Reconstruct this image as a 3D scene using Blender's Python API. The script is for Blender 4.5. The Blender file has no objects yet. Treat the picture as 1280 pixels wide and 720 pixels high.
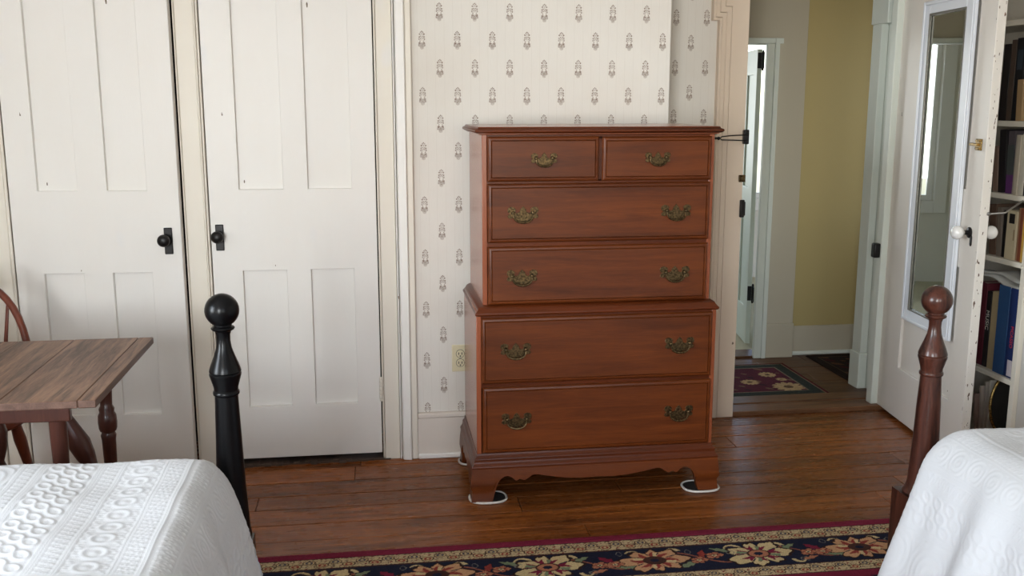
import bpy, bmesh, math, random
import numpy as np
from mathutils import Vector, Matrix

random.seed(7)
rng = np.random.default_rng(11)
SC = bpy.context.scene
COL = SC.collection
PI = math.pi

# ------------------------------------------------------------------ camera
cam_d = bpy.data.cameras.new('camera')
cam_d.lens = 36.0 * 1237.0 / 1280.0
cam_d.sensor_width = 36.0
cam_d.clip_start = 0.02
cam = bpy.data.objects.new('camera', cam_d)
COL.objects.link(cam)
cam.location = (0, 0, 1.48)
cam.rotation_euler = (math.radians(90 - 10.63), 0, math.radians(-8.08))
SC.camera = cam

# ------------------------------------------------------------------ view, sky, window light
SC.view_settings.view_transform = 'Standard'
SC.view_settings.look = 'None'
SC.view_settings.gamma = 1.0
SC.view_settings.use_curve_mapping = False
SC.view_settings.exposure = 0.58

world = bpy.data.worlds.new('sky')
SC.world = world
world.use_nodes = True
wn = world.node_tree.nodes
bg = wn['Background']
sky = wn.new('ShaderNodeTexSky')
sky.sky_type = 'NISHITA'
sky.sun_disc = False
sky.sun_elevation = math.radians(42)
sky.sun_rotation = math.radians(200)
world.node_tree.links.new(sky.outputs[0], bg.inputs[0])
bg.inputs[1].default_value = 0.45

def area_light(name, loc, rot, sx, sy, power, col):
    d = bpy.data.lights.new(name, 'AREA')
    d.shape = 'RECTANGLE'; d.size = sx; d.size_y = sy
    d.energy = power; d.color = col
    o = bpy.data.objects.new(name, d); COL.objects.link(o)
    o.location = loc; o.rotation_euler = rot
    return o
DAY = (0.93, 0.97, 1.0)
# daylight entering by the bedroom windows (behind and to the left of the camera)
area_light('daylight_left', (-2.98, 0.95, 1.55), (0, -PI/2, 0), 1.5, 1.25, 105, (0.86, 0.93, 1.0))
area_light('daylight_rear_a', (-1.35, -2.48, 1.55), (PI/2, 0, 0), 1.05, 1.5, 125, DAY)
area_light('daylight_rear_b', (1.05, -2.48, 1.55), (PI/2, 0, 0), 1.05, 1.5, 12, DAY)

# ------------------------------------------------------------------ node helpers
def s2l(c):
    c = c / 255.0
    return c / 12.92 if c <= 0.04045 else ((c + 0.055) / 1.055) ** 2.4
def rgb(r, g, b): return (s2l(r), s2l(g), s2l(b), 1.0)

class NT:
    def __init__(self, name):
        self.m = bpy.data.materials.new(name); self.m.use_nodes = True
        self.t = self.m.node_tree; self.n = self.t.nodes
        self.b = self.n['Principled BSDF']
    def link(self, a, b): self.t.links.new(a, b)
    def put(self, sock, v):
        if isinstance(v, bpy.types.NodeSocket): self.link(v, sock)
        elif v is not None: sock.default_value = v
    def math(self, op, a, b=None, c=None, clamp=False):
        n = self.n.new('ShaderNodeMath'); n.operation = op; n.use_clamp = clamp
        self.put(n.inputs[0], a)
        if b is not None: self.put(n.inputs[1], b)
        if c is not None: self.put(n.inputs[2], c)
        return n.outputs[0]
    def coord(self, kind='Object'):
        return self.n.new('ShaderNodeTexCoord').outputs[kind]
    def sep(self, v):
        n = self.n.new('ShaderNodeSeparateXYZ'); self.link(v, n.inputs[0]); return n.outputs
    def comb(self, x, y, z):
        n = self.n.new('ShaderNodeCombineXYZ')
        for i, q in enumerate((x, y, z)): self.put(n.inputs[i], q)
        return n.outputs[0]
    def mapping(self, v, scale=(1, 1, 1), loc=(0, 0, 0), rot=(0, 0, 0)):
        n = self.n.new('ShaderNodeMapping'); self.link(v, n.inputs[0])
        n.inputs['Scale'].default_value = scale; n.inputs['Rotation'].default_value = rot
        self.put(n.inputs['Location'], loc)
        return n.outputs[0]
    def noise(self, v, scale=5, detail=3, rough=0.55, dist=0.0):
        n = self.n.new('ShaderNodeTexNoise'); self.link(v, n.inputs['Vector'])
        n.inputs['Scale'].default_value = scale; n.inputs['Detail'].default_value = detail
        n.inputs['Roughness'].default_value = rough; n.inputs['Distortion'].default_value = dist
        return n.outputs[0]
    def voro(self, v, scale=5, feature='F1'):
        n = self.n.new('ShaderNodeTexVoronoi'); self.link(v, n.inputs['Vector'])
        n.feature = feature; n.inputs['Scale'].default_value = scale
        return n.outputs['Distance']
    def ramp(self, f, stops):
        n = self.n.new('ShaderNodeValToRGB'); self.link(f, n.inputs[0])
        e = n.color_ramp.elements
        while len(e) < len(stops): e.new(0.5)
        for i, (p, c) in enumerate(stops):
            e[i].position = p; e[i].color = c if len(c) == 4 else (*c, 1)
        return n.outputs[0]
    def mix(self, f, a, b):
        n = self.n.new('ShaderNodeMix'); n.data_type = 'RGBA'
        self.put(n.inputs[0], f); self.put(n.inputs[6], a); self.put(n.inputs[7], b)
        return n.outputs[2]
    def bump(self, h, strength=0.3, dist=0.002):
        n = self.n.new('ShaderNodeBump'); self.link(h, n.inputs['Height'])
        n.inputs['Strength'].default_value = strength; n.inputs['Distance'].default_value = dist
        self.link(n.outputs[0], self.b.inputs['Normal'])
    def rand(self):
        return self.n.new('ShaderNodeObjectInfo').outputs['Random']
    def out(self, color=None, rough=None, metal=None, coat=None, spec=None):
        if color is not None: self.put(self.b.inputs['Base Color'], color)
        if rough is not None: self.put(self.b.inputs['Roughness'], rough)
        if metal is not None: self.put(self.b.inputs['Metallic'], metal)
        if coat is not None: self.put(self.b.inputs['Coat Weight'], coat)
        if spec is not None: self.put(self.b.inputs['Specular IOR Level'], spec)
        return self.m

def mat_paint(name, c, rough=0.45, wear=0.0, streak=0.25, chip=(0.16, 0.11, 0.07, 1), edge=None):
    t = NT(name); v = t.coord()
    n1 = t.noise(t.mapping(v, (6, 6, 0.8)), 3, 4)
    n2 = t.noise(v, 2.2, 4, 0.6)
    dark = tuple(x * 0.86 for x in c[:3]) + (1,)
    col = t.mix(t.math('MULTIPLY', n1, streak), c, dark)
    col = t.mix(t.math('MULTIPLY', t.math('SUBTRACT', n2, 0.35, clamp=True), 0.6), col,
                (c[0] * .93, c[1] * .88, c[2] * .80, 1))
    if wear:
        ch = t.noise(t.mapping(v, (1, 1, .45)), 34, 2, 0.5)
        big = t.noise(v, 3.1, 2)
        m = t.math('MULTIPLY', t.math('GREATER_THAN', ch, 0.775 - 0.06 * wear), t.math('GREATER_THAN', big, 0.52))
        col = t.mix(m, col, chip)
        if edge is not None:
            ex = t.math('SUBTRACT', t.sep(v)[0], edge)
            em = t.math('LESS_THAN', t.math('ABSOLUTE', ex), 0.007)
            ec = t.math('GREATER_THAN', t.noise(t.mapping(v, (1, 1, .35), (.3, 2.2, .9)), 90, 2), 0.66)
            col = t.mix(t.math('MULTIPLY', em, ec), col, rgb(96, 74, 58))
            e2 = t.math('GREATER_THAN', ex, -0.07)
            c2 = t.math('GREATER_THAN', t.noise(t.mapping(v, (1, 1, .5), (2.3, .2, .9)), 80, 3), 0.74)
            col = t.mix(t.math('MULTIPLY', t.math('MULTIPLY', e2, c2), .8), col, rgb(158, 142, 126))
        # pale filler patches
        p = t.ramp(t.noise(t.mapping(v, (1, 1, .6), (3.1, 1.7, .4)), 3.4, 2), [(0.66, (0, 0, 0)), (0.70, (1, 1, 1))])
        col = t.mix(t.math('MULTIPLY', p, 0.35), col, rgb(226, 228, 232))
    t.out(col, rough)
    t.bump(t.noise(t.mapping(v, (60, 60, 9)), 3, 3), 0.10, 0.002)
    return t.m

def mat_wood(name, light, dark, rough=0.35, axis='X', scale=1.0, contrast=1.0, coat=0.0, bump=0.06, vary=0.0, mottle=0.5):
    t = NT(name); v = t.coord()
    st = {'X': (1.2, 16, 16), 'Y': (16, 1.2, 16), 'Z': (16, 16, 1.2)}[axis]
    r = t.rand()
    off = t.comb(t.math('MULTIPLY', r, 17.0), t.math('MULTIPLY', r, 31.0), t.math('MULTIPLY', r, 23.0))
    mv = t.mapping(v, tuple(x * scale for x in st), off)
    g = t.noise(mv, 2.0, 6, 0.62, 0.7)
    fine = t.noise(t.mapping(v, tuple(x * scale * 4 for x in st), off), 4.0, 3, 0.6)
    blot = t.noise(t.mapping(v, tuple(x * .35 for x in st), off), 1.3, 3)
    f = t.math('ADD', t.math('MULTIPLY', t.math('SUBTRACT', g, 0.5), 1.5 * contrast), 0.5)
    f = t.math('ADD', f, t.math('MULTIPLY', t.math('SUBTRACT', fine, 0.5), 0.5 * contrast))
    f = t.math('ADD', f, t.math('MULTIPLY', t.math('SUBTRACT', blot, 0.5), mottle), clamp=True)
    col = t.mix(f, dark, light)
    if vary:
        k = t.math('ADD', t.math('MULTIPLY', t.math('SUBTRACT', r, 0.5), vary), 1.0)
        h = t.n.new('ShaderNodeHueSaturation'); t.put(h.inputs['Value'], k); t.link(col, h.inputs['Color'])
        col = h.outputs[0]
    t.out(col, rough, coat=coat, spec=0.32)
    t.bump(t.math('ADD', fine, g), bump, 0.002)
    return t.m

def mat_plain(name, c, rough=0.5, metal=0.0, mott=0.12, nscale=14, bump=0.0, coat=None, spec=None):
    t = NT(name); v = t.coord()
    n = t.noise(v, nscale, 3)
    col = t.mix(t.math('MULTIPLY', n, mott * 2), c, tuple(x * 0.6 for x in c[:3]) + (1,))
    t.out(col, rough, metal, coat, spec)
    if bump: t.bump(n, bump, 0.002)
    return t.m

def mat_wallpaper(name, ox, oz):
    t = NT(name); s = t.sep(t.coord())
    PX, PZ = 0.1395, 0.2165
    x = t.math('SUBTRACT', s[0], ox); z = t.math('SUBTRACT', s[2], oz)
    def tile(x, z):
        u = t.math('MULTIPLY', t.math('SUBTRACT', t.math('FRACT', t.math('ADD', t.math('DIVIDE', x, PX), 0.5)), 0.5), PX)
        w = t.math('MULTIPLY', t.math('SUBTRACT', t.math('FRACT', t.math('ADD', t.math('DIVIDE', z, PZ), 0.5)), 0.5), PZ)
        return u, w
    u1, w1 = tile(x, z)
    u2, w2 = tile(t.math('ADD', x, PX / 2), t.math('ADD', z, PZ / 2))
    near = t.math('GREATER_THAN', t.math('ABSOLUTE', t.math('DIVIDE', u1, PX)), 0.25)   # which lattice
    pick = lambda a, b: t.math('ADD', t.math('MULTIPLY', a, t.math('SUBTRACT', 1.0, near)), t.math('MULTIPLY', b, near))
    u = pick(u1, u2); w = pick(w1, w2)
    au = t.math('ABSOLUTE', u)
    def ell(cx, cz, rx, rz, soft=0.25):
        a = t.math('DIVIDE', t.math('SUBTRACT', au, cx), rx); b = t.math('DIVIDE', t.math('SUBTRACT', w, cz), rz)
        d = t.math('ADD', t.math('MULTIPLY', a, a), t.math('MULTIPLY', b, b))
        return t.math('DIVIDE', t.math('SUBTRACT', 1.0, d), soft, clamp=True)
    m = None
    st = t.noise(t.coord(), 330, 1)
    vd = t.n.new('ShaderNodeTexVoronoi'); t.link(t.coord(), vd.inputs['Vector']); vd.inputs['Scale'].default_value = 260
    dots = t.math('LESS_THAN', vd.outputs['Distance'], 0.48)
    for (cx, cz, rx, rz, k) in [(0, -.0185, .0120, .0120, .60), (0.0085, -.0115, .0050, .0050, .95), (0, -.0295, .0080, .0060, .45), (0, -.020, .006, .007, .75),
                                (.0115, -.019, .003, .006, .75), (.0105, .0035, .0030, .0045, .8), (.0095, .0120, .0034, .0036, .9), (.004, .0145, .0024, .003, .8),
                                (.0085, .0230, .0038, .0036, .95), (.0045, .0300, .0030, .0030, .8), (0, .0335, .0026, .0030, .9),
                                (.0045, .0060, .0022, .0028, .8), (.0070, -.0035, .0026, .0030, .8), (0, .0095, .0016, .003, .7), (0, .0235, .0018, .003, .7)]:
        e = t.math('MULTIPLY', ell(cx, cz, rx, rz), k)
        m = e if m is None else t.math('MAXIMUM', m, e)
    haze = t.math('MULTIPLY', ell(0, .016, .0115, .020), t.math('MULTIPLY', dots, .42))
    m = t.math('MAXIMUM', m, haze)
    cut = ell(0, -.0050, .0036, .0058)
    m = t.math('MULTIPLY', m, t.math('SUBTRACT', 1.0, cut))
    m = t.math('MULTIPLY', m, t.math('ADD', 0.6, t.math('MULTIPLY', t.math('GREATER_THAN', st, 0.47), 0.4)))
    # thin woven pin-stripes
    def stripe(off, wd):
        f = t.math('FRACT', t.math('DIVIDE', t.math('ADD', x, off), PX / 2))
        return t.math('LESS_THAN', f, wd)
    lines = t.math('ADD', stripe(0.018, 0.016), stripe(0.052, 0.016))
    weave = t.noise(t.mapping(t.coord(), (900, 900, 20)), 1.0, 2)
    stain = t.noise(t.coord(), 2.6, 4)
    base = t.mix(weave, rgb(232, 228, 220), rgb(222, 217, 208))
    base = t.mix(t.math('MULTIPLY', lines, 0.16), base, rgb(158, 140, 122))
    base = t.mix(t.math('MULTIPLY', t.math('SUBTRACT', stain, 0.45, clamp=True), 0.8), base, rgb(206, 192, 176))
    col = t.mix(m, base, rgb(136, 116, 102))
    t.out(col, 0.6, spec=0.25)
    t.bump(weave, 0.08, 0.001)
    return t.m

def mat_attr(name, rough=0.9, bump_scale=900, bs=0.4, sheen=0.0):
    t = NT(name)
    a = t.n.new('ShaderNodeAttribute'); a.attribute_name = 'col'
    n = t.noise(t.coord(), bump_scale, 2)
    col = t.mix(t.math('MULTIPLY', n, 0.35), a.outputs[0], (0.01, 0.008, 0.008, 1))
    t.out(col, rough, spec=0.1)
    t.bump(n, bs, 0.004)
    if sheen: t.b.inputs['Sheen Weight'].default_value = sheen
    return t.m

def mat_floor(name, lo, hi, rough=0.26):
    t = NT(name); v = t.coord(); r = t.rand()
    off = t.comb(t.math('MULTIPLY', r, 19.0), t.math('MULTIPLY', r, 7.0), 0.0)
    g = t.noise(t.mapping(v, (.7, 24, 1), off), 2.4, 5, 0.6, 0.7)
    fine = t.noise(t.mapping(v, (2.2, 170, 1), off), 2.0, 3)
    f = t.math('ADD', t.math('MULTIPLY', t.math('SUBTRACT', g, 0.5), 1.7), 0.5)
    f = t.math('ADD', f, t.math('MULTIPLY', t.math('SUBTRACT', fine, 0.5), 0.9), clamp=True)
    col = t.mix(f, lo, hi)
    h = t.n.new('ShaderNodeHueSaturation')
    t.put(h.inputs['Value'], t.math('ADD', 0.66, t.math('MULTIPLY', r, 0.50))); t.link(col, h.inputs['Color'])
    col = h.outputs[0]
    # worn dark scuffs and pale specks
    sc = t.ramp(t.noise(t.mapping(v, (.6, 5, 1)), 4, 4, 0.65), [(0.50, (0, 0, 0)), (0.72, (1, 1, 1))])
    col = t.mix(t.math('MULTIPLY', sc, 0.65), col, rgb(48, 28, 20))
    vs = t.n.new('ShaderNodeTexVoronoi'); t.link(v, vs.inputs['Vector']); vs.inputs['Scale'].default_value = 17
    sp = t.math('MULTIPLY', t.math('LESS_THAN', vs.outputs['Distance'], 0.032), t.math('GREATER_THAN', t.sep(vs.outputs['Color'])[0], 0.72))
    col = t.mix(t.math('MULTIPLY', sp, .8), col, rgb(205, 178, 150))
    t.out(col, t.math('ADD', rough, t.math('MULTIPLY', t.noise(t.mapping(v, (2, 8, 1)), 4, 4), 0.16)), spec=0.22)
    t.bump(t.math('ADD', fine, t.math('MULTIPLY', t.noise(t.mapping(v, (1.5, 9, 1)), 3, 2), 1.5)), 0.12, 0.0025)
    return t.m

def mat_brass(name, c, rough=0.38):
    t = NT(name); n = t.noise(t.coord(), 130, 4)
    col = t.mix(t.ramp(n, [(0.38, (0, 0, 0)), (0.62, (1, 1, 1))]), tuple(x * .28 for x in c[:3]) + (1,), c)
    t.out(col, rough, 0.85); t.bump(n, 0.25, 0.001)
    return t.m

def mat_mirror():
    t = NT('mirror_glass_silver'); n = t.noise(t.coord(), 3, 2)
    t.out(t.mix(n, (0.80, 0.84, 0.81, 1), (0.84, 0.87, 0.84, 1)), 0.015, 1.0)
    return t.m
def mat_pane():
    t = NT('window_glass')
    tr = t.n.new('ShaderNodeBsdfTransparent'); gl = t.n.new('ShaderNodeBsdfGlossy'); gl.inputs['Roughness'].default_value = 0.02
    fr = t.n.new('ShaderNodeFresnel'); fr.inputs[0].default_value = 1.45
    mx = t.n.new('ShaderNodeMixShader')
    t.link(fr.outputs[0], mx.inputs[0]); t.link(tr.outputs[0], mx.inputs[1]); t.link(gl.outputs[0], mx.inputs[2])
    t.link(mx.outputs[0], t.n['Material Output'].inputs['Surface'])
    return t.m
def mat_quilt(name, c):
    t = NT(name); v = t.coord()
    n = t.noise(v, 420, 2); w = t.noise(v, 4, 3)
    t.out(t.mix(t.math('MULTIPLY', w, .25), c, tuple(x * .92 for x in c[:3]) + (1,)), 0.85, spec=0.15)
    t.bump(n, 0.25, 0.0015)
    t.b.inputs['Sheen Weight'].default_value = 0.15
    return t.m

M = {}
M['wallpaper'] = mat_wallpaper('wallpaper_urns', 0.281, 1.828)
M['wallpaper_b'] = mat_wallpaper('wallpaper_urns_alcove', 0.235 + 0.0, 1.846)
M['door_paint'] = mat_paint('old_white_door_paint', rgb(237, 234, 229), 0.42, wear=0.3)
M['casing_paint'] = mat_paint('cream_casing_paint', rgb(232, 225, 212), 0.42, wear=0.3)
M['trim_white'] = mat_paint('white_trim_paint', rgb(240, 237, 232), 0.40, wear=0.3)
M['shade_tan'] = mat_paint('doorway_shade_tan', rgb(221, 203, 183), 0.42, wear=0.25)  # pinkish tan carries the shade and chest reflection on the casing
M['base_paint'] = mat_paint('baseboard_paint', rgb(224, 214, 203), 0.45, wear=0.3)
M['chip_paint'] = mat_paint('chipped_door_paint', rgb(222, 216, 207), 0.42, wear=0.5, edge=.868)
M['hall_trim'] = mat_paint('hall_trim_paint', rgb(214, 220, 211), 0.4)
M['hall_cream'] = mat_paint('hall_cream_paint', rgb(186, 178, 158), 0.5)
M['hall_yellow'] = mat_paint('hall_yellow_paint', rgb(174, 157, 106), 0.7, streak=0.1)
M['plaster'] = mat_paint('plain_plaster', rgb(226, 221, 210), 0.8)
M['green_lit_white'] = mat_paint('green_lit_door_white', rgb(222, 232, 222), 0.42)  # green cast of daylight on the far door is in this colour
M['dark_void'] = mat_plain('closet_dark', rgb(40, 34, 30), 0.9)
M['grime'] = mat_plain('sill_grime', rgb(84, 66, 54), 0.9, mott=.5, nscale=60, bump=.6)
M['cherry'] = mat_wood('cherry_front', rgb(114, 56, 20), rgb(66, 28, 9), 0.36, 'X', 1.0, 1.0, coat=0.0, bump=0.03, mottle=1.1)
M['cherry_side_lit'] = mat_wood('cherry_side_lit', rgb(160, 88, 56), rgb(122, 62, 38), 0.26, 'Z', 1.0, 0.6, coat=0.5, bump=0.03)  # lighter cherry: brightness reflected off the white doors is mixed in
M['cherry_side_lit'].node_tree.nodes['Principled BSDF'].inputs['Coat Roughness'].default_value = 0.24
M['cherry_dark'] = mat_wood('cherry_moulding', rgb(106, 48, 18), rgb(56, 22, 8), 0.30, 'X', 1.0, 0.8, coat=0.0, bump=0.03)  # kept darker to deepen shadow gaps round the drawers; mouldings share it
M['oak'] = mat_wood('weathered_oak', rgb(146, 111, 88), rgb(78, 54, 42), 0.45, 'Y', 1.1, 2.0, bump=0.18, vary=0.25)
M['oak_edge'] = mat_wood('oak_edge', rgb(116, 88, 74), rgb(74, 52, 44), 0.5, 'Y', 1.2, 1.2, bump=0.18)
M['leg_wood'] = mat_wood('turned_leg_wood', rgb(96, 56, 44), rgb(54, 28, 24), 0.32, 'Z', 1, 0.7, coat=0.15)
M['chair_wood'] = mat_wood('chair_wood', rgb(132, 66, 44), rgb(70, 32, 24), 0.3, 'Z', 1, 0.7, coat=0.2)
M['black_post'] = mat_plain('black_lacquer', rgb(10, 10, 12), 0.28, spec=.22, mott=.2)
M['mahog'] = mat_wood('worn_mahogany', rgb(84, 47, 36), rgb(34, 17, 14), 0.28, 'Z', 1.3, 2.2, coat=0.15, bump=0.1)
M['floor'] = mat_floor('pine_floorboards', rgb(82, 43, 19), rgb(172, 101, 48), 0.20)
M['hall_floor'] = mat_floor('hall_floorboards', rgb(84, 56, 38), rgb(128, 90, 62), 0.32)
M['black_iron'] = mat_plain('black_iron', rgb(24, 22, 22), 0.4, 0.3)
M['brass'] = mat_brass('antique_brass', rgb(112, 92, 62))
M['latch_brass'] = mat_brass('latch_brass', rgb(178, 146, 86), .35)
M['ivory'] = mat_plain('ivory_plastic', rgb(224, 214, 180), 0.35, mott=.04)
M['slot'] = mat_plain('slot_dark', rgb(34, 30, 26), 0.6)
M['porcelain'] = mat_plain('white_porcelain', rgb(238, 236, 232), 0.12, mott=.03, coat=.5)
M['mirror'] = mat_mirror(); M['pane'] = mat_pane()
M['mirror_frame'] = mat_paint('mirror_frame_paint', rgb(224, 228, 234), 0.35)
M['bead_grey'] = mat_plain('grey_bead', rgb(120, 116, 106), 0.45, .3, mott=.4, nscale=200)
M['quilt'] = mat_quilt('white_matelasse', rgb(212, 214, 217))
M['ticking'] = mat_plain('mattress_cloth', rgb(222, 220, 214), 0.9)
M['rug'] = mat_attr('rug_pile'); 
M['carpet'] = mat_plain('pale_carpet', rgb(196, 190, 164), 0.95, nscale=200, bump=.4)
M['ceiling'] = mat_paint('ceiling_white', rgb(232, 229, 222), 0.9)
M['shelf_paint'] = mat_paint('shelf_paint', rgb(222, 215, 200), 0.45)
M['panel_grey'] = mat_paint('bookcase_end_paint', rgb(202, 200, 194), 0.5)
M['felt'] = mat_plain('black_slider', rgb(28, 26, 26), 0.7)
M['rim'] = mat_plain('white_slider_rim', rgb(214, 208, 200), 0.4)
M['tray_black'] = mat_plain('worn_black_tray', rgb(62, 60, 56), 0.3, mott=.5, nscale=40)
M['steel'] = mat_plain('dull_steel', rgb(140, 136, 130), 0.35, 0.7)
M['blue_cloth'] = mat_plain('slate_blue_cloth', rgb(62, 76, 92), 0.9)
M['paper'] = mat_plain('paper_pages', rgb(204, 194, 174), 0.9, nscale=120)
M['text_white'] = mat_plain('print_white', rgb(214, 208, 196), 0.6)
M['text_red'] = mat_plain('print_red', rgb(200, 52, 62), 0.6)

# ------------------------------------------------------------------ mesh helpers
class MB:
    def __init__(self): self.v = []; self.f = []
    def add(self, vs, fs, mtx=None):
        o = len(self.v)
        if mtx is not None: vs = [mtx @ Vector(p) for p in vs]
        self.v += [tuple(p) for p in vs]; self.f += [tuple(i + o for i in q) for q in fs]
        return self
    def box(self, x0, x1, y0, y1, z0, z1, mtx=None):
        vs = [(x0, y0, z0), (x1, y0, z0), (x1, y1, z0), (x0, y1, z0), (x0, y0, z1), (x1, y0, z1), (x1, y1, z1), (x0, y1, z1)]
        return self.add(vs, [(3, 2, 1, 0), (4, 5, 6, 7), (0, 1, 5, 4), (1, 2, 6, 5), (2, 3, 7, 6), (3, 0, 4, 7)], mtx)
    def lathe(self, prof, n=24, mtx=None):
        vs = []; fs = []
        for r, z in prof:
            for k in range(n):
                a = 2 * PI * k / n; vs.append((r * math.cos(a), r * math.sin(a), z))
        m = len(prof)
        for i in range(m - 1):
            for k in range(n):
                k2 = (k + 1) % n
                fs.append((i * n + k, i * n + k2, (i + 1) * n + k2, (i + 1) * n + k))
        fs.append(tuple(range(n - 1, -1, -1))); fs.append(tuple((m - 1) * n + k for k in range(n)))
        return self.add(vs, fs, mtx)
    def turned(self, p0, p1, prof, n=18):
        """lathe along p0->p1; prof = (t 0..1, radius)"""
        p0 = Vector(p0); p1 = Vector(p1); d = p1 - p0
        q = Vector((0, 0, 1)).rotation_difference(d.normalized())
        return self.lathe([(r, t * d.length) for t, r in prof], n, Matrix.Translation(p0) @ q.to_matrix().to_4x4())
    def tube(self, path, r, n=10, closed=False, rs=None):
        P = [Vector(p) for p in path]; m = len(P); vs = []; fs = []
        up = Vector((0.13, 0.21, 0.97)); prev = None
        for i, p in enumerate(P):
            a = P[(i - 1) % m] if (closed or i) else P[0]
            b = P[(i + 1) % m] if (closed or i < m - 1) else P[-1]
            t = (b - a).normalized()
            if prev is None: u = t.cross(up).normalized()
            else: u = (prev - t * prev.dot(t)).normalized()
            prev = u; w = t.cross(u); rr = rs[i] if rs else r
            for k in range(n):
                g = 2 * PI * k / n; vs.append(p + u * (rr * math.cos(g)) + w * (rr * math.sin(g)))
        for i in range(m if closed else m - 1):
            j = (i + 1) % m
            for k in range(n):
                k2 = (k + 1) % n; fs.append((i * n + k, i * n + k2, j * n + k2, j * n + k))
        if not closed:
            fs.append(tuple(range(n - 1, -1, -1))); fs.append(tuple((m - 1) * n + k for k in range(n)))
        return self.add(vs, fs)
    def prism(self, poly, axis, a, b):
        """polygon in the plane across axis, extruded from a to b. axis 'y': poly=(x,z); 'x': poly=(y,z); 'z': poly=(x,y)"""
        f = {'y': lambda p, c: (p[0], c, p[1]), 'x': lambda p, c: (c, p[0], p[1]), 'z': lambda p, c: (p[0], p[1], c)}[axis]
        n = len(poly)
        vs = [f(p, a) for p in poly] + [f(p, b) for p in poly]
        fs = [tuple(range(n)), tuple(range(2 * n - 1, n - 1, -1))]
        fs += [(i, n + i, n + (i + 1) % n, (i + 1) % n) for i in range(n)]
        return self.add(vs, fs)
    def rings(self, rects, y_of):
        """nested rectangles (x0,x1,z0,z1) at depth y: a lipped, moulded front"""
        vs = []; fs = []
        for (x0, x1, z0, z1), y in zip(rects, y_of):
            vs += [(x0, y, z0), (x1, y, z0), (x1, y, z1), (x0, y, z1)]
        for i in range(len(rects) - 1):
            for k in range(4):
                k2 = (k + 1) % 4; fs.append((i * 4 + k, i * 4 + k2, i * 4 + 4 + k2, i * 4 + 4 + k))
        fs.append((3, 2, 1, 0)); e = (len(rects) - 1) * 4; fs.append((e, e + 1, e + 2, e + 3))
        return self.add(vs, fs)
    def sphere(self, c, r, n=20, sz=1.0):
        prof = [(max(1e-5, r * math.sin(PI * i / (n // 2))), -r * sz * math.cos(PI * i / (n // 2))) for i in range(n // 2 + 1)]
        return self.lathe(prof, n, Matrix.Translation(c))
    def build(self, name, mat, parent=None, bevel=0.0, smooth=40, seg=2):
        me = bpy.data.meshes.new(name); me.from_pydata(self.v, [], self.f); me.validate()
        bm = bmesh.new(); bm.from_mesh(me); bmesh.ops.recalc_face_normals(bm, faces=bm.faces); bm.to_mesh(me); bm.free()
        me.materials.append(mat if not isinstance(mat, str) else M[mat])
        if smooth:
            me.polygons.foreach_set('use_smooth', [True] * len(me.polygons))
            me.set_sharp_from_angle(angle=math.radians(smooth))
        o = bpy.data.objects.new(name, me); COL.objects.link(o)
        if parent is not None: o.parent = parent
        if bevel:
            b = o.modifiers.new('bevel', 'BEVEL'); b.width = bevel; b.segments = seg; b.limit_method = 'ANGLE'; b.angle_limit = math.radians(40)
        return o

def tag(o, label=None, cat=None, group=None, kind=None):
    if label: o['label'] = label
    if cat: o['category'] = cat
    if group: o['group'] = group
    if kind: o['kind'] = kind
    return o
def thing(name, label, cat, loc=(0, 0, 0), rz=0.0, group=None):
    o = bpy.data.objects.new(name, None); COL.objects.link(o); o.empty_display_size = 0.05
    o.location = loc; o.rotation_euler = (0, 0, rz)
    return tag(o, label, cat, group)
def struct(name, mb, mat, parent=None, **k):
    o = mb.build(name, mat, parent, **k)
    if parent is None: o['kind'] = 'structure'
    return o
def box(*a): return MB().box(*a)

# ------------------------------------------------------------------ room shell
CEIL = 2.62
XL, XR, YF = -2.75, 2.86, -2.25          # left wall, right wall, wall behind the camera
YW, YA = 4.01, 4.36                      # wallpapered wall, alcove wall
floor = struct('floor', box(XL - .1, XR + .1, YF - .1, 5.6, -0.09, -0.022), 'dark_void', smooth=0)
struct('ceiling', box(XL - .1, 3.6, YF - .1, 8.3, CEIL, CEIL + .08), 'ceiling', smooth=0)

# floorboards, each a piece of its own
edges = [0.55, 0.70, 0.84, 0.985, 1.12, 1.27, 1.41, 1.55, 1.70, 1.84, 1.985, 2.12, 2.26, 2.41, 2.55, 2.69, 2.83, 2.965, 3.105,
         3.247, 3.388, 3.528, 3.655, 3.79, 3.94, 4.085, 4.225, 4.36]
for i in range(len(edges) - 1):
    y0, y1 = edges[i], edges[i + 1]
    if abs(y0 - 3.528) < .01: cuts = [XL, -0.454, 0.93, XR]
    elif abs(y0 - 3.388) < .01: cuts = [XL, -1.3, 0.52, 2.05, XR]
    else:
        c = XL + random.uniform(.5, 1.9); cuts = [XL]
        while c < XR - .5: cuts.append(c); c += random.uniform(1.3, 2.6)
        cuts.append(XR)
    for a, b in zip(cuts[:-1], cuts[1:]):
        dz = random.uniform(-.0012, .0008); g = random.uniform(.0018, .0034)
        MB().box(a + .0012, b - .0012, y0 + g, y1 - g, -0.02, dz).build('plank', 'floor', floor, bevel=.0018, smooth=0, seg=1)
# boards nearer than the picture's lower edge, one sheet
MB().box(XL, XR, YF, 0.55, -0.02, 0).build('board_field', 'floor', floor, smooth=0)
# hall boards
hed = [4.60, 4.74, 4.88, 5.02, 5.16, 5.30, 5.45]
for i in range(len(hed) - 1):
    cuts = [0.9, random.uniform(1.9, 2.6), 3.5]
    for a, b in zip(cuts[:-1], cuts[1:]):
        MB().box(a + .001, b - .001, hed[i] + .001, hed[i + 1] - .001, -0.02, random.uniform(-.001, .0005)).build('plank', 'hall_floor', floor, bevel=.0015, smooth=0, seg=1)
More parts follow.
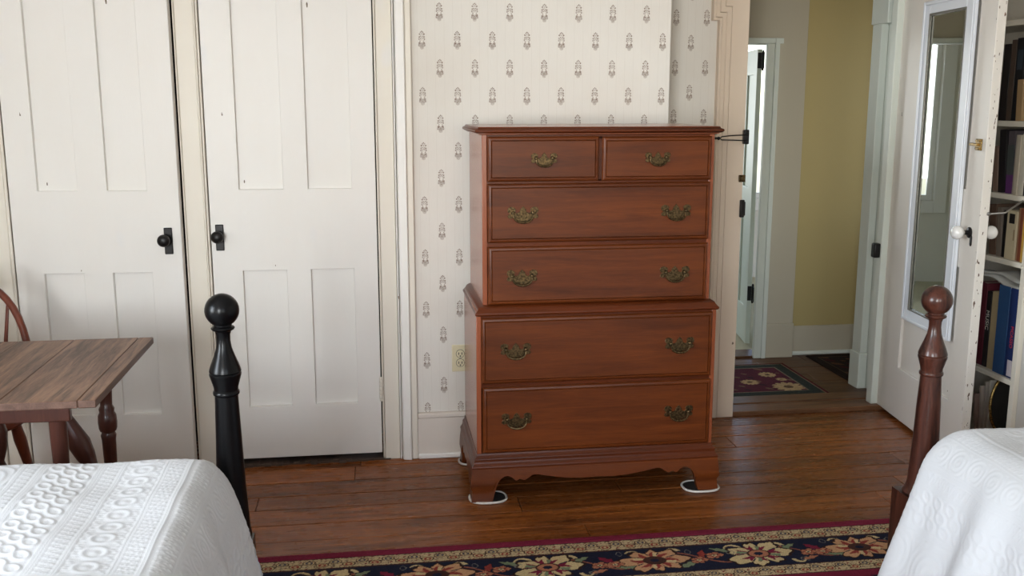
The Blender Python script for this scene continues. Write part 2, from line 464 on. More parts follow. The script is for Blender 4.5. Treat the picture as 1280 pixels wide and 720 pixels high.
# doorway sill: two worn boards
sill = struct('trim_1', box(1.60, 2.56, 4.37, 4.485, -0.02, 0.017), 'hall_floor', bevel=.004)
MB().box(1.60, 2.56, 4.488, 4.60, -0.02, 0.021).build('sill_board', 'hall_floor', sill, bevel=.004)

def wall_with_holes(name, axis, at, thick, a0, a1, z0, z1, holes, mat):
    """wall across `axis` with rectangular openings (a0,a1,z0,z1)"""
    mb = MB()
    def bx(p0, p1, q0, q1):
        if p1 - p0 < 1e-4 or q1 - q0 < 1e-4: return
        if axis == 'x': mb.box(at, at + thick, p0, p1, q0, q1)
        else: mb.box(p0, p1, at, at + thick, q0, q1)
    cur = a0
    for (h0, h1, g0, g1) in sorted(holes):
        bx(cur, h0, z0, z1); bx(h0, h1, z0, g0); bx(h0, h1, g1, z1); cur = h1
    bx(cur, a1, z0, z1)
    return struct(name, mb, mat, smooth=0)

wall_with_holes('wall_left', 'x', XL - .12, .12, YF - .1, 4.3, -.02, CEIL, [(0.30, 1.60, 0.75, 2.32)], 'plaster')
wall_with_holes('wall_front', 'y', YF - .12, .12, XL, XR, -.02, CEIL, [(-1.9, -.8, 0.75, 2.32), (.5, 1.6, .75, 2.32)], 'plaster')
struct('wall_right', box(XR, XR + .1, YF - .1, YA + .01, -.02, CEIL), 'plaster', smooth=0)

def sash_window(name, axis, at, a0, a1, z0, z1, mat='trim_white', inward=1, single=False):
    """double-hung window filling an opening: casing and sashes, panes as parts"""
    t = .03
    def bx(mb, p0, p1, d0, d1, q0, q1):
        if axis == 'x': mb.box(at + d0, at + d1, p0, p1, q0, q1)
        else: mb.box(p0, p1, at + d0, at + d1, q0, q1)
    fr = MB()
    s = inward
    lo, hi = sorted((0.0, .022 * s))
    for (p0, p1, q0, q1) in [(a0 - .1, a0, z0 - .1, z1 + .1), (a1, a1 + .1, z0 - .1, z1 + .1), (a0, a1, z1, z1 + .1), (a0, a1, z0 - .1, z0)]:
        bx(fr, p0, p1, lo, hi, q0, q1)
    w = struct(name, fr, mat, bevel=.003)
    zm = (z0 + z1) / 2
    for (q0, q1, dd) in ([(z0, z1, -.05 * s)] if single else [(z0, zm + .02, -.03 * s), (zm - .02, z1, -.07 * s)]):
        sb = MB(); l2, h2 = sorted((dd - .015, dd + .015))
        bx(sb, a0, a0 + .045, l2, h2, q0, q1); bx(sb, a1 - .045, a1, l2, h2, q0, q1)
        bx(sb, a0 + .045, a1 - .045, l2, h2, q0, q0 + .045); bx(sb, a0 + .045, a1 - .045, l2, h2, q1 - .045, q1)
        ss = sb.build('sash', mat, w, bevel=.003)
        g = MB(); bx(g, a0 + .045, a1 - .045, dd - .002, dd + .002, q0 + .045, q1 - .045)
        g.build('pane', 'pane', ss, smooth=0)
    return w
sash_window('window_1', 'x', XL, 0.30, 1.60, .75, 2.32)
sash_window('window_2', 'y', YF, -1.9, -.8, .75, 2.32)
sash_window('window_3', 'y', YF, .5, 1.6, .75, 2.32)

# --- wallpapered wall, its return, and the alcove wall with the doorway
wb = MB(); wb.box(0.15, 1.22, YW, YA + .10, -.02, CEIL)
struct('wall_back', wb, 'wallpaper', smooth=0)
wa = MB(); wa.box(1.22, 1.62, YA, YA + .10, -.02, CEIL); wa.box(2.47, XR, YA + .06, YA + .10, -.02, CEIL); wa.box(1.62, 2.47, YA, YA + .1, 2.10, CEIL)
struct('wall_alcove', wa, 'wallpaper_b', smooth=0)
# wall holding the closets: header, piers, and the dark closets behind
wc = MB(); wc.box(XL, 0.15, YW + .02, YW + .12, 2.03, CEIL); wc.box(XL, -1.45, YW + .02, YW + .12, -.02, 2.03)
wc.box(-.715, -.64, YW + .02, YW + .12, -.02, 2.03); wc.box(.03, .15, YW + .02, YW + .12, -.02, 2.03)
struct('wall_closet', wc, 'plaster', smooth=0)
cl = MB(); cl.box(XL, .15, 4.66, 4.70, -.02, CEIL); cl.box(XL, XL + .03, YW + .13, 4.66, -.02, CEIL)
cl.box(-.69, -.66, YW + .13, 4.66, -.02, CEIL)
struct('wall_closet_interior', cl, 'dark_void', smooth=0)  # near-black walls stand in for the darkness of the unlit closet

# baseboard under the wallpaper
bb = MB(); bb.box(.168, 1.225, YW - .017, YW + .005, .0, .176)
bo = struct('baseboard_back', bb, 'base_paint', bevel=.002)
MB().box(.168, 1.228, YW - .024, YW + .004, .176, .199).build('cap', 'base_paint', bo, bevel=.006)
MB().box(.168, 1.232, YW - .030, YW - .016, .0, .024).build('shoe', 'trim_white', bo, bevel=.007)
ba = struct('baseboard_alcove', MB().box(1.22, 1.54, YA - .017, YA + .004, 0, .19), 'base_paint', bevel=.003)

# --- closet doors
def door_leaf(name, w, h, t, panels, mat, loc, rz, rec=.020, label=None):
    """leaf in local x 0..w, front face at y=0, thickness to +y; panels (x0,x1,z0,z1) let in as pieces"""
    xs = sorted({0, w, *[p[0] for p in panels], *[p[1] for p in panels]})
    zs = sorted({0, h, *[p[2] for p in panels], *[p[3] for p in panels]})
    inside = lambda x, z: any(p[0] < x < p[1] and p[2] < z < p[3] for p in panels)
    fr = MB(); idx = {}
    def vid(x, y, z):
        k = (round(x, 5), round(y, 5), round(z, 5))
        if k not in idx: idx[k] = len(fr.v); fr.v.append((x, y, z))
        return idx[k]
    for i in range(len(xs) - 1):
        for j in range(len(zs) - 1):
            x0, x1, z0, z1 = xs[i], xs[i + 1], zs[j], zs[j + 1]
            if inside((x0 + x1) / 2, (z0 + z1) / 2): continue
            fr.f.append((vid(x0, 0, z0), vid(x1, 0, z0), vid(x1, 0, z1), vid(x0, 0, z1)))
            fr.f.append((vid(x0, t, z0), vid(x0, t, z1), vid(x1, t, z1), vid(x1, t, z0)))
            for (dx, dz, e) in [(-1, 0, ((x0, z0), (x0, z1))), (1, 0, ((x1, z0), (x1, z1))), (0, -1, ((x0, z0), (x1, z0))), (0, 1, ((x0, z1), (x1, z1)))]:
                cx = (x0 + x1) / 2 + dx * (x1 - x0) / 2 + dx * 1e-3; cz = (z0 + z1) / 2 + dz * (z1 - z0) / 2 + dz * 1e-3
                if cx < 0 or cx > w or cz < 0 or cz > h or inside(cx, cz):
                    (a, b), (c, d) = e
                    fr.f.append((vid(a, 0, b), vid(c, 0, d), vid(c, t, d), vid(a, t, b)))
    o = struct(name, fr, mat, bevel=.0022, smooth=30)
    o.location = loc; o.rotation_euler = (0, 0, rz)
    for (x0, x1, z0, z1) in panels:
        MB().box(x0 - .006, x1 + .006, rec, t - rec, z0 - .006, z1 + .006).build('panel', mat, o, smooth=0)
    return o

def rim_knob(parent, x, z, kx=0.0):
    pl = MB().box(x - .016, x + .016, -.006, 0.001, z - .052, z + .052).build('knob_plate', 'black_iron', parent, bevel=.003)
    tag(pl, 'black iron knob plate')
    k = MB(); mt = Matrix.Translation((x + kx, 0, z + .006)) @ Matrix.Rotation(PI / 2, 4, 'X')
    k.lathe([(.009, .0), (.009, .022), (.014, .027), (.022, .034), (.0245, .044), (.0225, .054), (.014, .061), (.004, .063)], 24, mt)
    kb = k.build('knob', 'black_iron', pl)
    return pl

ph = 2.0
p_up, p_lo = (1.142, 1.885), (.252, .818)
d2x = -.632; d2w = .650
pan2 = []
for a, b in ((-.516, -.345), (-.249, -.078)):
    pan2 += [(a - d2x, b - d2x, p_up[0] - .03, p_up[1] + .0 - .03), (a - d2x, b - d2x, p_lo[0] - .03, p_lo[1] - .03)]
d2 = door_leaf('door_2', d2w, 1.975, .042, pan2, 'door_paint', (d2x, YW - .002, .03), 0)
rim_knob(d2, -.598 - d2x, .954 - .03, -.004)
hg = MB()
for k in range(5): hg.lathe([(.006, 0), (.0075, .002), (.0075, .0145), (.006, .0165)], 12, Matrix.Translation((d2w + .001, -.006, .236 + k * .0168)))
hg.sphere((d2w + .001, -.006, .324), .007, 10); hg.sphere((d2w + .001, -.006, .232), .007, 10)
tag(hg.build('hinge', 'casing_paint', d2), 'painted over butt hinge')
d1x = -1.366; d1w = .630
pan1 = []
for a, b in ((-1.262, -1.114), (-1.004, -.856)):
    pan1 += [(a - d1x, b - d1x, p_up[0] - .026, p_up[1] - .03), (a - d1x, b - d1x, p_lo[0] - .03, p_lo[1] - .022)]
d1 = door_leaf('door_1', d1w, 1.975, .042, pan1, 'door_paint', (d1x, YW - .012, .03), math.radians(-3.0))
rim_knob(d1, -.785 - d1x, .95 - .03, -.008)

# casings of the closet doors
def board(name, x0, x1, y0, y1, z0, z1, mat, parent=None, bevel=.003):
    return struct(name, MB().box(x0, x1, y0, y1, z0, z1), mat, parent, bevel=bevel)
t2 = board('trim_2', -.722, -.652, YW - .004, YW + .03, 0, 2.0, 'casing_paint')
for x0, x1, y in ((-.652, -.645, YW - .012), (-.644, -.636, YW - .007)):
    MB().box(x0, x1, y, YW + .03, 0, 2.0).build('bead', 'casing_paint', t2, bevel=.0028)
MB().box(-.728, -.722, YW - .010, YW + .03, 0, 2.0).build('bead', 'casing_paint', t2, bevel=.0025)
t3 = board('trim_3', .031, .093, YW - .004, YW + .03, 0, 2.0, 'casing_paint')
MB().box(.0225, .030, YW - .008, YW + .03, 0.0, 2.0).build('bead', 'casing_paint', t3, bevel=.003)
MB().box(.0945, .1005, YW - .010, YW + .03, 0.0, 2.0).build('bead', 'trim_white', t3, bevel=.0028)
MB().prism([(.1035, YW + .02), (.1035, YW - .012), (.108, YW - .022), (.138, YW - .030), (.142, YW - .026), (.142, YW + .02)], 'z', 0, 2.0).build('back_band', 'trim_white', t3, bevel=.002)  # whiter than the casing: light caught by the slant, painted in
MB().box(.1425, .168, YW - .021, YW + .02, 0.0, 2.0).build('edge_strip', 'casing_paint', t3, bevel=.004)
t4 = board('trim_4', -1.46, -1.383, YW - .006, YW + .03, 0, 2.0, 'casing_paint')
MB().box(-1.381, -1.370, YW - .014, YW + .03, 0, 2.0).build('bead', 'casing_paint', t4, bevel=.003)
MB().box(-1.50, -1.462, YW - .016, YW + .02, 0, 2.0).build('back_band', 'casing_paint', t4, bevel=.004)
board('trim_5', -1.5, .168, YW - .022, YW + .03, 2.008, 2.13, 'casing_paint')
struct('baseboard_closet', MB().box(XL, -1.5, YW - .002, YW + .02, 0, .196), 'base_paint', bevel=.003)
# grimy sill under the closet doors
gs = MB()
for k in range(60):
    x = -1.36 + k * .0235
    gs.box(x, x + .026, YW - .012 - random.uniform(0, .016), YW + .1, -.012, random.uniform(.004, .014))
struct('trim_6', gs, 'grime', smooth=0)

# --- doorway: eared casing on the left, jambs, second jamb with plinth on the right
E0 = 1.54; EAR = .030; ZE = 1.835
t7 = struct('trim_7', MB().prism([(E0 + .062, 0), (1.683, 0), (1.683, 2.10), (E0 + .062 - EAR, 2.10), (E0 + .062 - EAR, ZE + .062), (E0 + .062, ZE + .062)], 'y', YA - .014, YA + .01), 'shade_tan', bevel=.002)
MB().prism([(E0 + .036, 0), (E0 + .060, 0), (E0 + .060, ZE + .060), (E0 + .060 - EAR, ZE + .060), (E0 + .060 - EAR, 2.10), (E0 + .036 - EAR, 2.10), (E0 + .036 - EAR, ZE + .036), (E0 + .036, ZE + .036)], 'y', YA - .019, YA + .01).build('inner_moulding', 'shade_tan', t7, bevel=.003)
MB().prism([(E0 + .014, 0), (E0 + .034, 0), (E0 + .034, ZE + .034), (E0 + .034 - EAR, ZE + .034), (E0 + .034 - EAR, 2.10), (E0 + .014 - EAR, 2.10), (E0 + .014 - EAR, ZE + .014), (E0 + .014, ZE + .014)], 'y', YA - .025, YA + .01).build('middle_moulding', 'shade_tan', t7, bevel=.003)
MB().prism([(E0, 0), (E0 + .012, 0), (E0 + .012, ZE + .012), (E0 + .012 - EAR, ZE + .012), (E0 + .012 - EAR, 2.10), (E0 - EAR, 2.10), (E0 - EAR, ZE), (E0, ZE)], 'y', YA - .034, YA + .01).build('back_band', 'shade_tan', t7, bevel=.003)
MB().box(1.655, 1.690, YA + .011, 4.80, 0.0, 2.10).build('jamb', 'shade_tan', t7, bevel=.003)
board('trim_8', 1.48, 2.60, YA - .02, YA + .01, 2.105, 2.25, 'shade_tan')
t9 = board('trim_9', 2.412, 2.447, 4.40, 4.45, .017, 2.10, 'hall_trim')
MB().box(2.447, 2.49, 4.42, 4.47, .0, 2.10).build('casing_back', 'hall_trim', t9, bevel=.003)
MB().box(2.552, 2.575, 4.47, 4.83, -.01, 2.10).build('jamb', 'hall_trim', t9, bevel=.003)
MB().box(2.49, 2.575, 4.45, 4.469, -.01, 2.10).build('jamb_return', 'hall_trim', t9, bevel=.003)
t10 = board('trim_10', 2.512, 2.550, 4.725, 4.815, .19, 1.86, 'hall_trim')
MB().box(2.504, 2.551, 4.716, 4.822, -.01, .19).build('plinth', 'hall_trim', t10, bevel=.006)
MB().box(2.506, 2.551, 4.66, 4.822, 1.86, 2.10).build('head_block', 'hall_trim', t10, bevel=.004)
kp = MB().box(2.380, 2.412, 4.404, 4.44, .745, .815).build('latch_keeper', 'black_iron', t9, bevel=.006)
# hardware on the eared casing
dg = MB(); dg.box(1.672, 1.697, YA - .036, YA - .012, 1.294, 1.358)
tag(dg.build('door_guard', 'black_iron', t7, bevel=.004), 'black door guard with a long loop')
dl = MB(); zc = 1.324
path = [(1.685, YA - .045, zc + .012), (1.60, YA - .06, zc + .009), (1.555, YA - .068, zc + .005), (1.548, YA - .07, zc - .002), (1.555, YA - .068, zc - .009), (1.60, YA - .06, zc - .011), (1.685, YA - .045, zc - .014)]
dl.tube(path, .0028, 8); dl.sphere((1.54, YA - .07, zc - .002), .008, 12); dl.sphere((1.527, YA - .071, zc - .002), .006, 12)
dl.build('guard_loop', 'black_iron', bpy.data.objects['door_guard'])
sp = MB(); sp.box(1.662, 1.692, YA - .024, YA - .013, 1.122, 1.154); sp.lathe([(.003, 0), (.011, .001), (.011, .008), (.004, .010)], 14, Matrix.Translation((1.678, YA - .024, 1.138)) @ Matrix.Rotation(PI / 2, 4, 'X'))
tag(sp.build('strike_plate', 'brass', t7, bevel=.002), 'small tarnished brass strike')
sq = MB(); sq.box(1.672, 1.692, YA - .028, YA - .012, .960, 1.040); sq.box(1.690, 1.696, YA - .03, YA + .02, .968, 1.032)
tag(sq.build('lock_keeper', 'black_iron', t7, bevel=.003), 'black lock keeper')

# --- hall and the far room
YH = 5.43
hw = MB(); hw.box(2.272, 2.435, YH - .03, YH + .10, -.02, CEIL); hw.box(1.62, 2.272, YH - .03, YH + .10, 1.80, CEIL)
hb = MB(); hb.box(0.9, 1.60, YH - .03, YH + .10, -.02, CEIL)
w_h = struct('wall_hall_panel', hw, 'hall_cream', smooth=0)
struct('wall_hall_left', hb, 'hall_cream', smooth=0)
struct('wall_hall_back', MB().box(2.435, 3.52, YH + .02, YH + .10, -.02, CEIL), 'hall_yellow', smooth=0)
wall_with_holes('wall_hall_side', 'x', 3.5, .1, 4.4, 5.5, -.02, CEIL, [(4.88, 5.36, .8, 2.1)], 'hall_yellow')
sash_window('added_window', 'x', 3.5, 4.88, 5.36, .8, 2.1, inward=-1)  # unseen window, added to let fill light into the hall
struct('wall_hall_end', MB().box(.82, .9, 4.35, 5.5, -.02, CEIL), 'hall_yellow', smooth=0)
hn = MB(); hn.box(.9, 1.655, 4.70, 4.80, -.02, CEIL); hn.box(2.575, 3.5, 4.70, 4.82, -.02, CEIL); hn.box(1.655, 2.575, 4.70, 4.80, 2.1, CEIL)
struct('wall_hall_near', hn, 'hall_yellow', smooth=0)
b1 = struct('baseboard_hall', MB().box(2.267, 2.437, YH - .048, YH - .031, 0, .205), 'hall_cream', bevel=.004)
b2 = struct('baseboard_hall_back', MB().box(2.44, 3.5, YH + .002, YH + .019, 0.015, .175), 'hall_cream', bevel=.004)
MB().box(2.445, 3.5, YH - .012, YH + .003, .0, .024).build('shoe', 'hall_trim', b2, bevel=.006)
# casing of the far door
t11 = board('trim_11', 2.196, 2.240, YH - .045, YH - .02, 0, 1.80, 'hall_trim')
MB().box(2.240, 2.266, YH - .055, YH - .031, 0, 1.83).build('back_band', 'hall_trim', t11, bevel=.003)
MB().box(2.270, 2.299, YH - .029, YH + .095, 0, 1.80).build('jamb', 'hall_trim', t11, bevel=.002)
t12 = board('trim_12', 1.56, 2.289, YH - .05, YH - .03, 1.80, 1.83, 'hall_trim')
t13 = board('trim_13', 1.60, 1.645, YH - .045, YH + .12, 0, 1.80, 'hall_trim')
MB().box(1.545, 1.60, YH - .055, YH - .031, 0, 1.83).build('back_band', 'hall_trim', t13, bevel=.003)
board('trim_14', 1.6, 2.25, YH - .03, YH + .13, -.01, .012, 'hall_floor')
# far room shell
struct('floor_far_room', MB().box(.3, 4.6, YH + .1, 8.2, -.06, .004), 'carpet', smooth=0)
wall_with_holes('wall_far_room', 'y', 8.0, .12, .3, 4.6, -.02, CEIL, [(1.05, 2.05, .68, 2.02), (2.75, 3.75, .68, 2.02)], 'plaster')
struct('wall_far_room_left', MB().box(.2, .3, YH + .1, 8.2, -.02, CEIL), 'plaster', smooth=0)
struct('wall_far_room_right', MB().box(4.6, 4.7, YH + .1, 8.2, -.02, CEIL), 'plaster', smooth=0)
struct('ceiling_far_room', MB().box(3.6, 4.7, YH + .1, 8.3, CEIL, CEIL + .08), 'ceiling', smooth=0)
sash_window('window_4', 'y', 8.0, 2.75, 3.75, .68, 2.02, inward=-1, single=True)
sash_window('window_5', 'y', 8.0, 1.05, 2.05, .68, 2.02, inward=-1, single=True)
area_light('daylight_far_room', (1.55, 8.2, 1.5), (-PI / 2, 0, 0), 1.0, 1.3, 20, DAY)
area_light('added_hall_fill', (3.72, 5.12, 1.45), (0, PI/2, 0), 1.25, .46, 6.5, DAY)  # added fill that brightens the yellow hall wall from the side
# far door, swung away into the far room
fang = math.radians(90 - 10.0)
fd = door_leaf('door_4', 0.60, 1.765, .027, [(.10, .27, .95, 1.62), (.33, .50, .95, 1.62), (.10, .27, .22, .75), (.33, .50, .22, .75)], 'green_lit_white', (2.279, 5.66, .02), fang, rec=.010)
for z in (.315, 1.70):
    h = MB(); h.box(-.0015, .0005, .002, .026, z - .045, z + .045); h.box(-.05, -.003, -.004, -.001, z - .045, z + .045); h.lathe([(.004, -.06), (.0065, -.05), (.0065, .05), (.004, .06)], 10, Matrix.Translation((-.008, -.004, z)))
    h.build('hinge', 'black_iron', fd)

# --- bedroom door standing open against the bookcase, with the mirror on it
HX, HY = 2.445, 4.412
dang = math.atan2(3.575 - HY, 2.35 - HX)                 # direction hinge -> free edge
DW = .868
# leaf local x runs from hinge to free edge, face with the mirror at local y = 0 looking to -y (the room's left)
pan3 = [(.225, .445, 1.12, 1.86), (.505, .735, 1.12, 1.86), (.225, .445, .24, .80), (.505, .735, .24, .80)]
d3 = door_leaf('door_3', DW, 2.03, .036, pan3, 'chip_paint', (HX, HY, .018), dang, rec=.013)
def on_face(x, z, d=0.0): return (x, -d, z)
# the frame of reference of a door opened this way has its front (-y) facing the room's left side: flip if needed
fn = Matrix.Rotation(dang, 3, 'Z') @ Vector((0, -1, 0))
SGN = 1 if fn.x < 0 else -1
yface = 0.0 if SGN == 1 else .036
FY = lambda d: yface - SGN * d      # local y at distance d out of the mirror face
BY = lambda d: (.036 - yface) + SGN * d
def lat(mb, prof, x, z, front=True, n=24):
    ang = PI / 2 if (SGN == 1) == front else -PI / 2
    base = FY(0) if front else BY(0)
    mb.lathe(prof, n, Matrix.Translation((x, base, z)) @ Matrix.Rotation(ang, 4, 'X'))
KX, KZ = .797, .952
rose = MB(); lat(rose, [(.022, -.001), (.022, .003), (.019, .006), (.010, .008), (.0085, .022), (.010, .026)], KX, KZ)
ro = tag(rose.build('knob_rose', 'black_iron', d3), 'black iron rose')
kn = MB(); lat(kn, [(.008, .022), (.012, .027), (.021, .033), (.0265, .043), (.0275, .052), (.025, .062), (.017, .070), (.004, .073)], KX, KZ)
tag(kn.build('knob', 'porcelain', ro), 'white porcelain knob')
rose2 = MB(); lat(rose2, [(.026, -.001), (.026, .003), (.019, .006), (.010, .008), (.0085, .022), (.010, .026)], KX, KZ, False)
ro2 = rose2.build('knob_rose', 'steel', d3)
kn2 = MB(); lat(kn2, [(.008, .022), (.012, .027), (.021, .033), (.0265, .043), (.0275, .052), (.025, .062), (.017, .070), (.004, .073)], KX, KZ, False)
kn2.build('knob', 'porcelain', ro2)
es = MB(); a, b = sorted((FY(-.001), FY(.004)))
es.prism([(KX + .018 + .007 * math.cos(q), KZ - .020 + .012 * math.sin(q)) for q in np.linspace(0, PI, 9)] + [(KX + .011, KZ - .045), (KX + .015, KZ - .052), (KX + .021, KZ - .052), (KX + .025, KZ - .045)], 'y', a, b)
tag(es.build('keyhole_cover', 'black_iron', d3, bevel=.001), 'black keyhole cover')
la = MB(); a, b = sorted((FY(-.001), FY(.006))); la.box(.793, .838, a, b, 1.277, 1.322)
a, b = sorted((FY(.004), FY(.016))); la.box(.762, .825, a, b, 1.294, 1.305)
a, b = sorted((FY(.004), FY(.012))); la.box(.800, .832, a, b, 1.281, 1.289); la.box(.800, .832, a, b, 1.310, 1.318)
tag(la.build('bolt_latch', 'latch_brass', d3, bevel=.002), 'brass sliding bolt')
hk = MB(); hk.tube([(DW + .002, BY(0), 1.034), (DW + .02, BY(.05), 1.04), (DW - .10, BY(.185), 1.075), (DW - .13, BY(.205), 1.082)], .004, 8)
hk.sphere((DW + .001, BY(-.003), 1.034), .008, 10)
hk.build('door_hook', 'steel', d3)
mir = thing('door_mirror', 'tall narrow mirror in a white frame hung on the open bedroom door', 'mirror')
mir.matrix_world = Matrix.Translation((HX, HY, .0)) @ Matrix.Rotation(dang, 4, 'Z')
MIR_TILT = 0.0
mx0, mx1, mz0, mz1 = .268, .722, .506, 1.905
gx0, gx1, gz0, gz1 = .322, .650, .556, 1.853
def fbox(mb, x0, x1, d0, d1, z0, z1):
    a, b = sorted((FY(d0), FY(d1))); mb.box(x0, x1, a, b, z0, z1)
mf = MB()
for (x0, x1, z0, z1) in [(mx0, gx0, mz0, mz1), (gx1, mx1, mz0, mz1), (gx0, gx1, mz0, gz0), (gx0, gx1, gz1, mz1)]:
    fbox(mf, x0, x1, .002, .016, z0, z1)
mfo = mf.build('frame', 'mirror_frame', mir, bevel=.003)
mo = MB()
for (x0, x1, z0, z1) in [(mx0, mx0 + .016, mz0, mz1), (mx1 - .016, mx1, mz0, mz1), (mx0 + .016, mx1 - .016, mz0, mz0 + .016), (mx0 + .016, mx1 - .016, mz1 - .016, mz1)]:
    fbox(mo, x0, x1, .016, .024, z0, z1)
mo.build('outer_moulding', 'mirror_frame', mfo, bevel=.004)
mb_ = MB()
for (x0, x1, z0, z1) in [(gx0, gx0 + .010, gz0, gz1), (gx1 - .004, gx1, gz0, gz1), (gx0 + .01, gx1 - .004, gz0, gz0 + .008), (gx0 + .01, gx1 - .004, gz1 - .010, gz1)]:
    fbox(mb_, x0, x1, .010, .019, z0, z1)
tag(mb_.build('bead_edge', 'bead_grey', mir, bevel=.002), 'grey beaded inner edge')
gl = MB(); a, b = sorted((FY(.004), FY(.009))); gl.box(gx0, gx1, a, b, gz0, gz1)
gl.build('glass', 'mirror', mir, smooth=0)

# ------------------------------------------------------------------ chest on chest
CX, CY = .8195, 3.73
chest = thing('chest_of_drawers', 'tall cherry chest of six drawers with brass bail handles against the wallpaper', 'chest', (CX, CY, 0))
def moulding(w, yf, yb, prof):
    mb = MB(); n = len(prof)
    for (o, z) in prof:
        mb.v += [(-w - o, yb, z), (-w - o, yf - o, z), (w + o, yf - o, z), (w + o, yb, z)]
    for i in range(n):
        j = (i + 1) % n
        for k in range(3): mb.f.append((i * 4 + k, i * 4 + k + 1, j * 4 + k + 1, j * 4 + k))
    mb.f.append(tuple(i * 4 for i in range(n))); mb.f.append(tuple(i * 4 + 3 for i in reversed(range(n))))
    return mb
yl, yu, yb = 3.50 - CY, 3.515 - CY, 3.965 - CY
wl, wu = .4545, .4285
# carcasses: sides, rails and stiles
for s in (-1, 1):
    a, b = sorted((s * wu, s * (wu - .018))); MB().box(a, b, yu, yb, .74, 1.37).build('side_panel', 'cherry_side_lit', chest, bevel=.002)
    a, b = sorted((s * wl, s * (wl - .018))); MB().box(a, b, yl, yb, .12, .735).build('side_panel', 'cherry_side_lit', chest, bevel=.002)
MB().box(-wu + .018, wu - .018, yb - .012, yb - .002, .74, 1.37).build('back_panel', 'cherry_side_lit', chest, smooth=0)
MB().box(-wl + .018, wl - .018, yb - .012, yb - .002, .12, .735).build('back_panel', 'cherry_side_lit', chest, smooth=0)
fu = MB()
fu.box(-wu + .018, wu - .018, yu + .001, yu + .03, 1.352, 1.37); fu.box(-wu + .018, wu - .018, yu + .001, yu + .03, 1.187, 1.207)
fu.box(-wu + .018, wu - .018, yu + .001, yu + .03, .962, .985); fu.box(-.006, .010, yu + .001, yu + .03, 1.20, 1.36)
fu.box(-wu + .018, wu - .018, yu + .001, yu + .03, .735, .758)
fu.build('upper_rails', 'cherry_dark', chest, bevel=.001)
fl = MB()
fl.box(-wl + .018, wl - .018, yl + .001, yl + .03, .70, .735); fl.box(-wl + .018, wl - .018, yl + .001, yl + .03, .442, .464); fl.box(-wl + .018, wl - .018, yl + .001, yl + .03, .15, .196)
fl.build('lower_rails', 'cherry_dark', chest, bevel=.001)
# unseen rear board, added to darken under the chest; bottom closes the carcass
MB().box(-wl + .02, wl - .02, yb - .02, yb - .002, .02, .15).build('rear_light_block', 'cherry_side_lit', chest, smooth=0)
MB().box(-wl + .02, wl - .02, yl + .03, yb - .012, .15, .165).build('bottom_board', 'cherry_side_lit', chest, smooth=0)
tp = moulding(wu, yu, yb + .012, [(-.05, 1.366), (.006, 1.366), (.010, 1.370), (.018, 1.372), (.0255, 1.377), (.0265, 1.381), (.024, 1.385), (.016, 1.3885), (.0135, 1.3935), (-.05, 1.3935)])
tp.build('top_moulding', 'cherry_dark', chest, smooth=50)
MB().box(-wu - .0125, wu + .0125, yu - .0125, yb + .012, 1.368, 1.3945).build('top_board', 'cherry_side_lit', chest, bevel=.001)
moulding(wu, yu, yb + .004, [(-.02, .716), (.026, .716), (.031, .721), (.031, .726), (.026, .731), (.020, .738), (.016, .746), (.010, .750), (-.004, .755), (-.02, .755)]).build('waist_moulding', 'cherry_dark', chest, smooth=50)
moulding(wl, yl, yb + .004, [(-.03, .134), (.0195, .134), (.0215, .138), (.0205, .1435), (.015, .149), (.012, .157), (.0105, .164), (.0115, .168), (.009, .173), (.004, .177), (.002, .190), (-.03, .190)]).build('base_moulding', 'cherry_dark', chest, smooth=50)
# ogee bracket base: shaped front and sides
def ogee(z):
    t = max(0, min(1, z / .134))
    return .006 * math.sin(PI * t) * (1 if t > .45 else -.2) + .0055 * (1 - t) ** 3
def skirt(xs, zb, place, thick):
    """xs: samples along the skirt, zb(x): lower outline; place(x,z,d)->point, d outward"""
    R = 9; mb = MB(); n = len(xs)
    for side in (0, 1):
        for x in xs:
            b = zb(x)
            for r in range(R + 1):
                z = .136 + (b - .136) * r / R
                mb.v.append(place(x, z, ogee(z) if side == 0 else -thick))
    st = n * (R + 1)
    for i in range(n - 1):
        for r in range(R):
            a = i * (R + 1) + r; b = (i + 1) * (R + 1) + r
            mb.f += [(a, b, b + 1, a + 1), (st + a, st + a + 1, st + b + 1, st + b)]
        a = i * (R + 1) + R; b = (i + 1) * (R + 1) + R; mb.f.append((a, b, st + b, st + a))
        a = i * (R + 1); b = (i + 1) * (R + 1); mb.f.append((a, st + a, st + b, b))
    for i in (0, n - 1):
        for r in range(R):
            a = i * (R + 1) + r; mb.f.append((a, a + 1, st + a + 1, st + a))
    return mb
half = [(0, .086), (.06, .0845), (.12, .088), (.19, .099), (.235, .108), (.25, .105), (.262, .096), (.278, .087), (.290, .091), (.298, .0925), (.306, .087), (.314, .0875), (.324, .098), (.338, .1055), (.352, .105), (.366, .097), (.376, .086), (.384, .066), (.392, .035), (.399, .010), (.4015, .0075), (.4745, .0075)]
def zfront(x):
    x = abs(x); return float(np.interp(x, [h[0] for h in half], [h[1] for h in half]))
xs = sorted({round(s * h[0], 5) for h in half for s in (-1, 1)} | {round(x, 4) for x in np.linspace(-.4745, .4745, 60)})
skirt(xs, zfront, lambda x, z, d: (x * (1 + max(0, d) / .4745 * (1 if abs(x) > .40 else 0)), 3.480 - CY - d, z), .022).build('skirt', 'cherry', chest, smooth=45)
dep = (3.965 - 3.48)
def zside(y):
    q = min(y, dep - y)
    return float(np.interp(q, [0, .075, .0775, .085, .095, .105, .125, .15, .17, .18, .19, .21, .24], [.0075, .0075, .012, .045, .08, .098, .106, .096, .088, .094, .1, .098, .094]))
ys = sorted({round(y, 4) for y in np.linspace(0, dep, 50)})
for s in (-1, 1):
    skirt(ys, zside, lambda y, z, d, s=s: (s * (.4735 + d), 3.481 - CY + y, z), .022).build('skirt', 'cherry', chest, smooth=45)
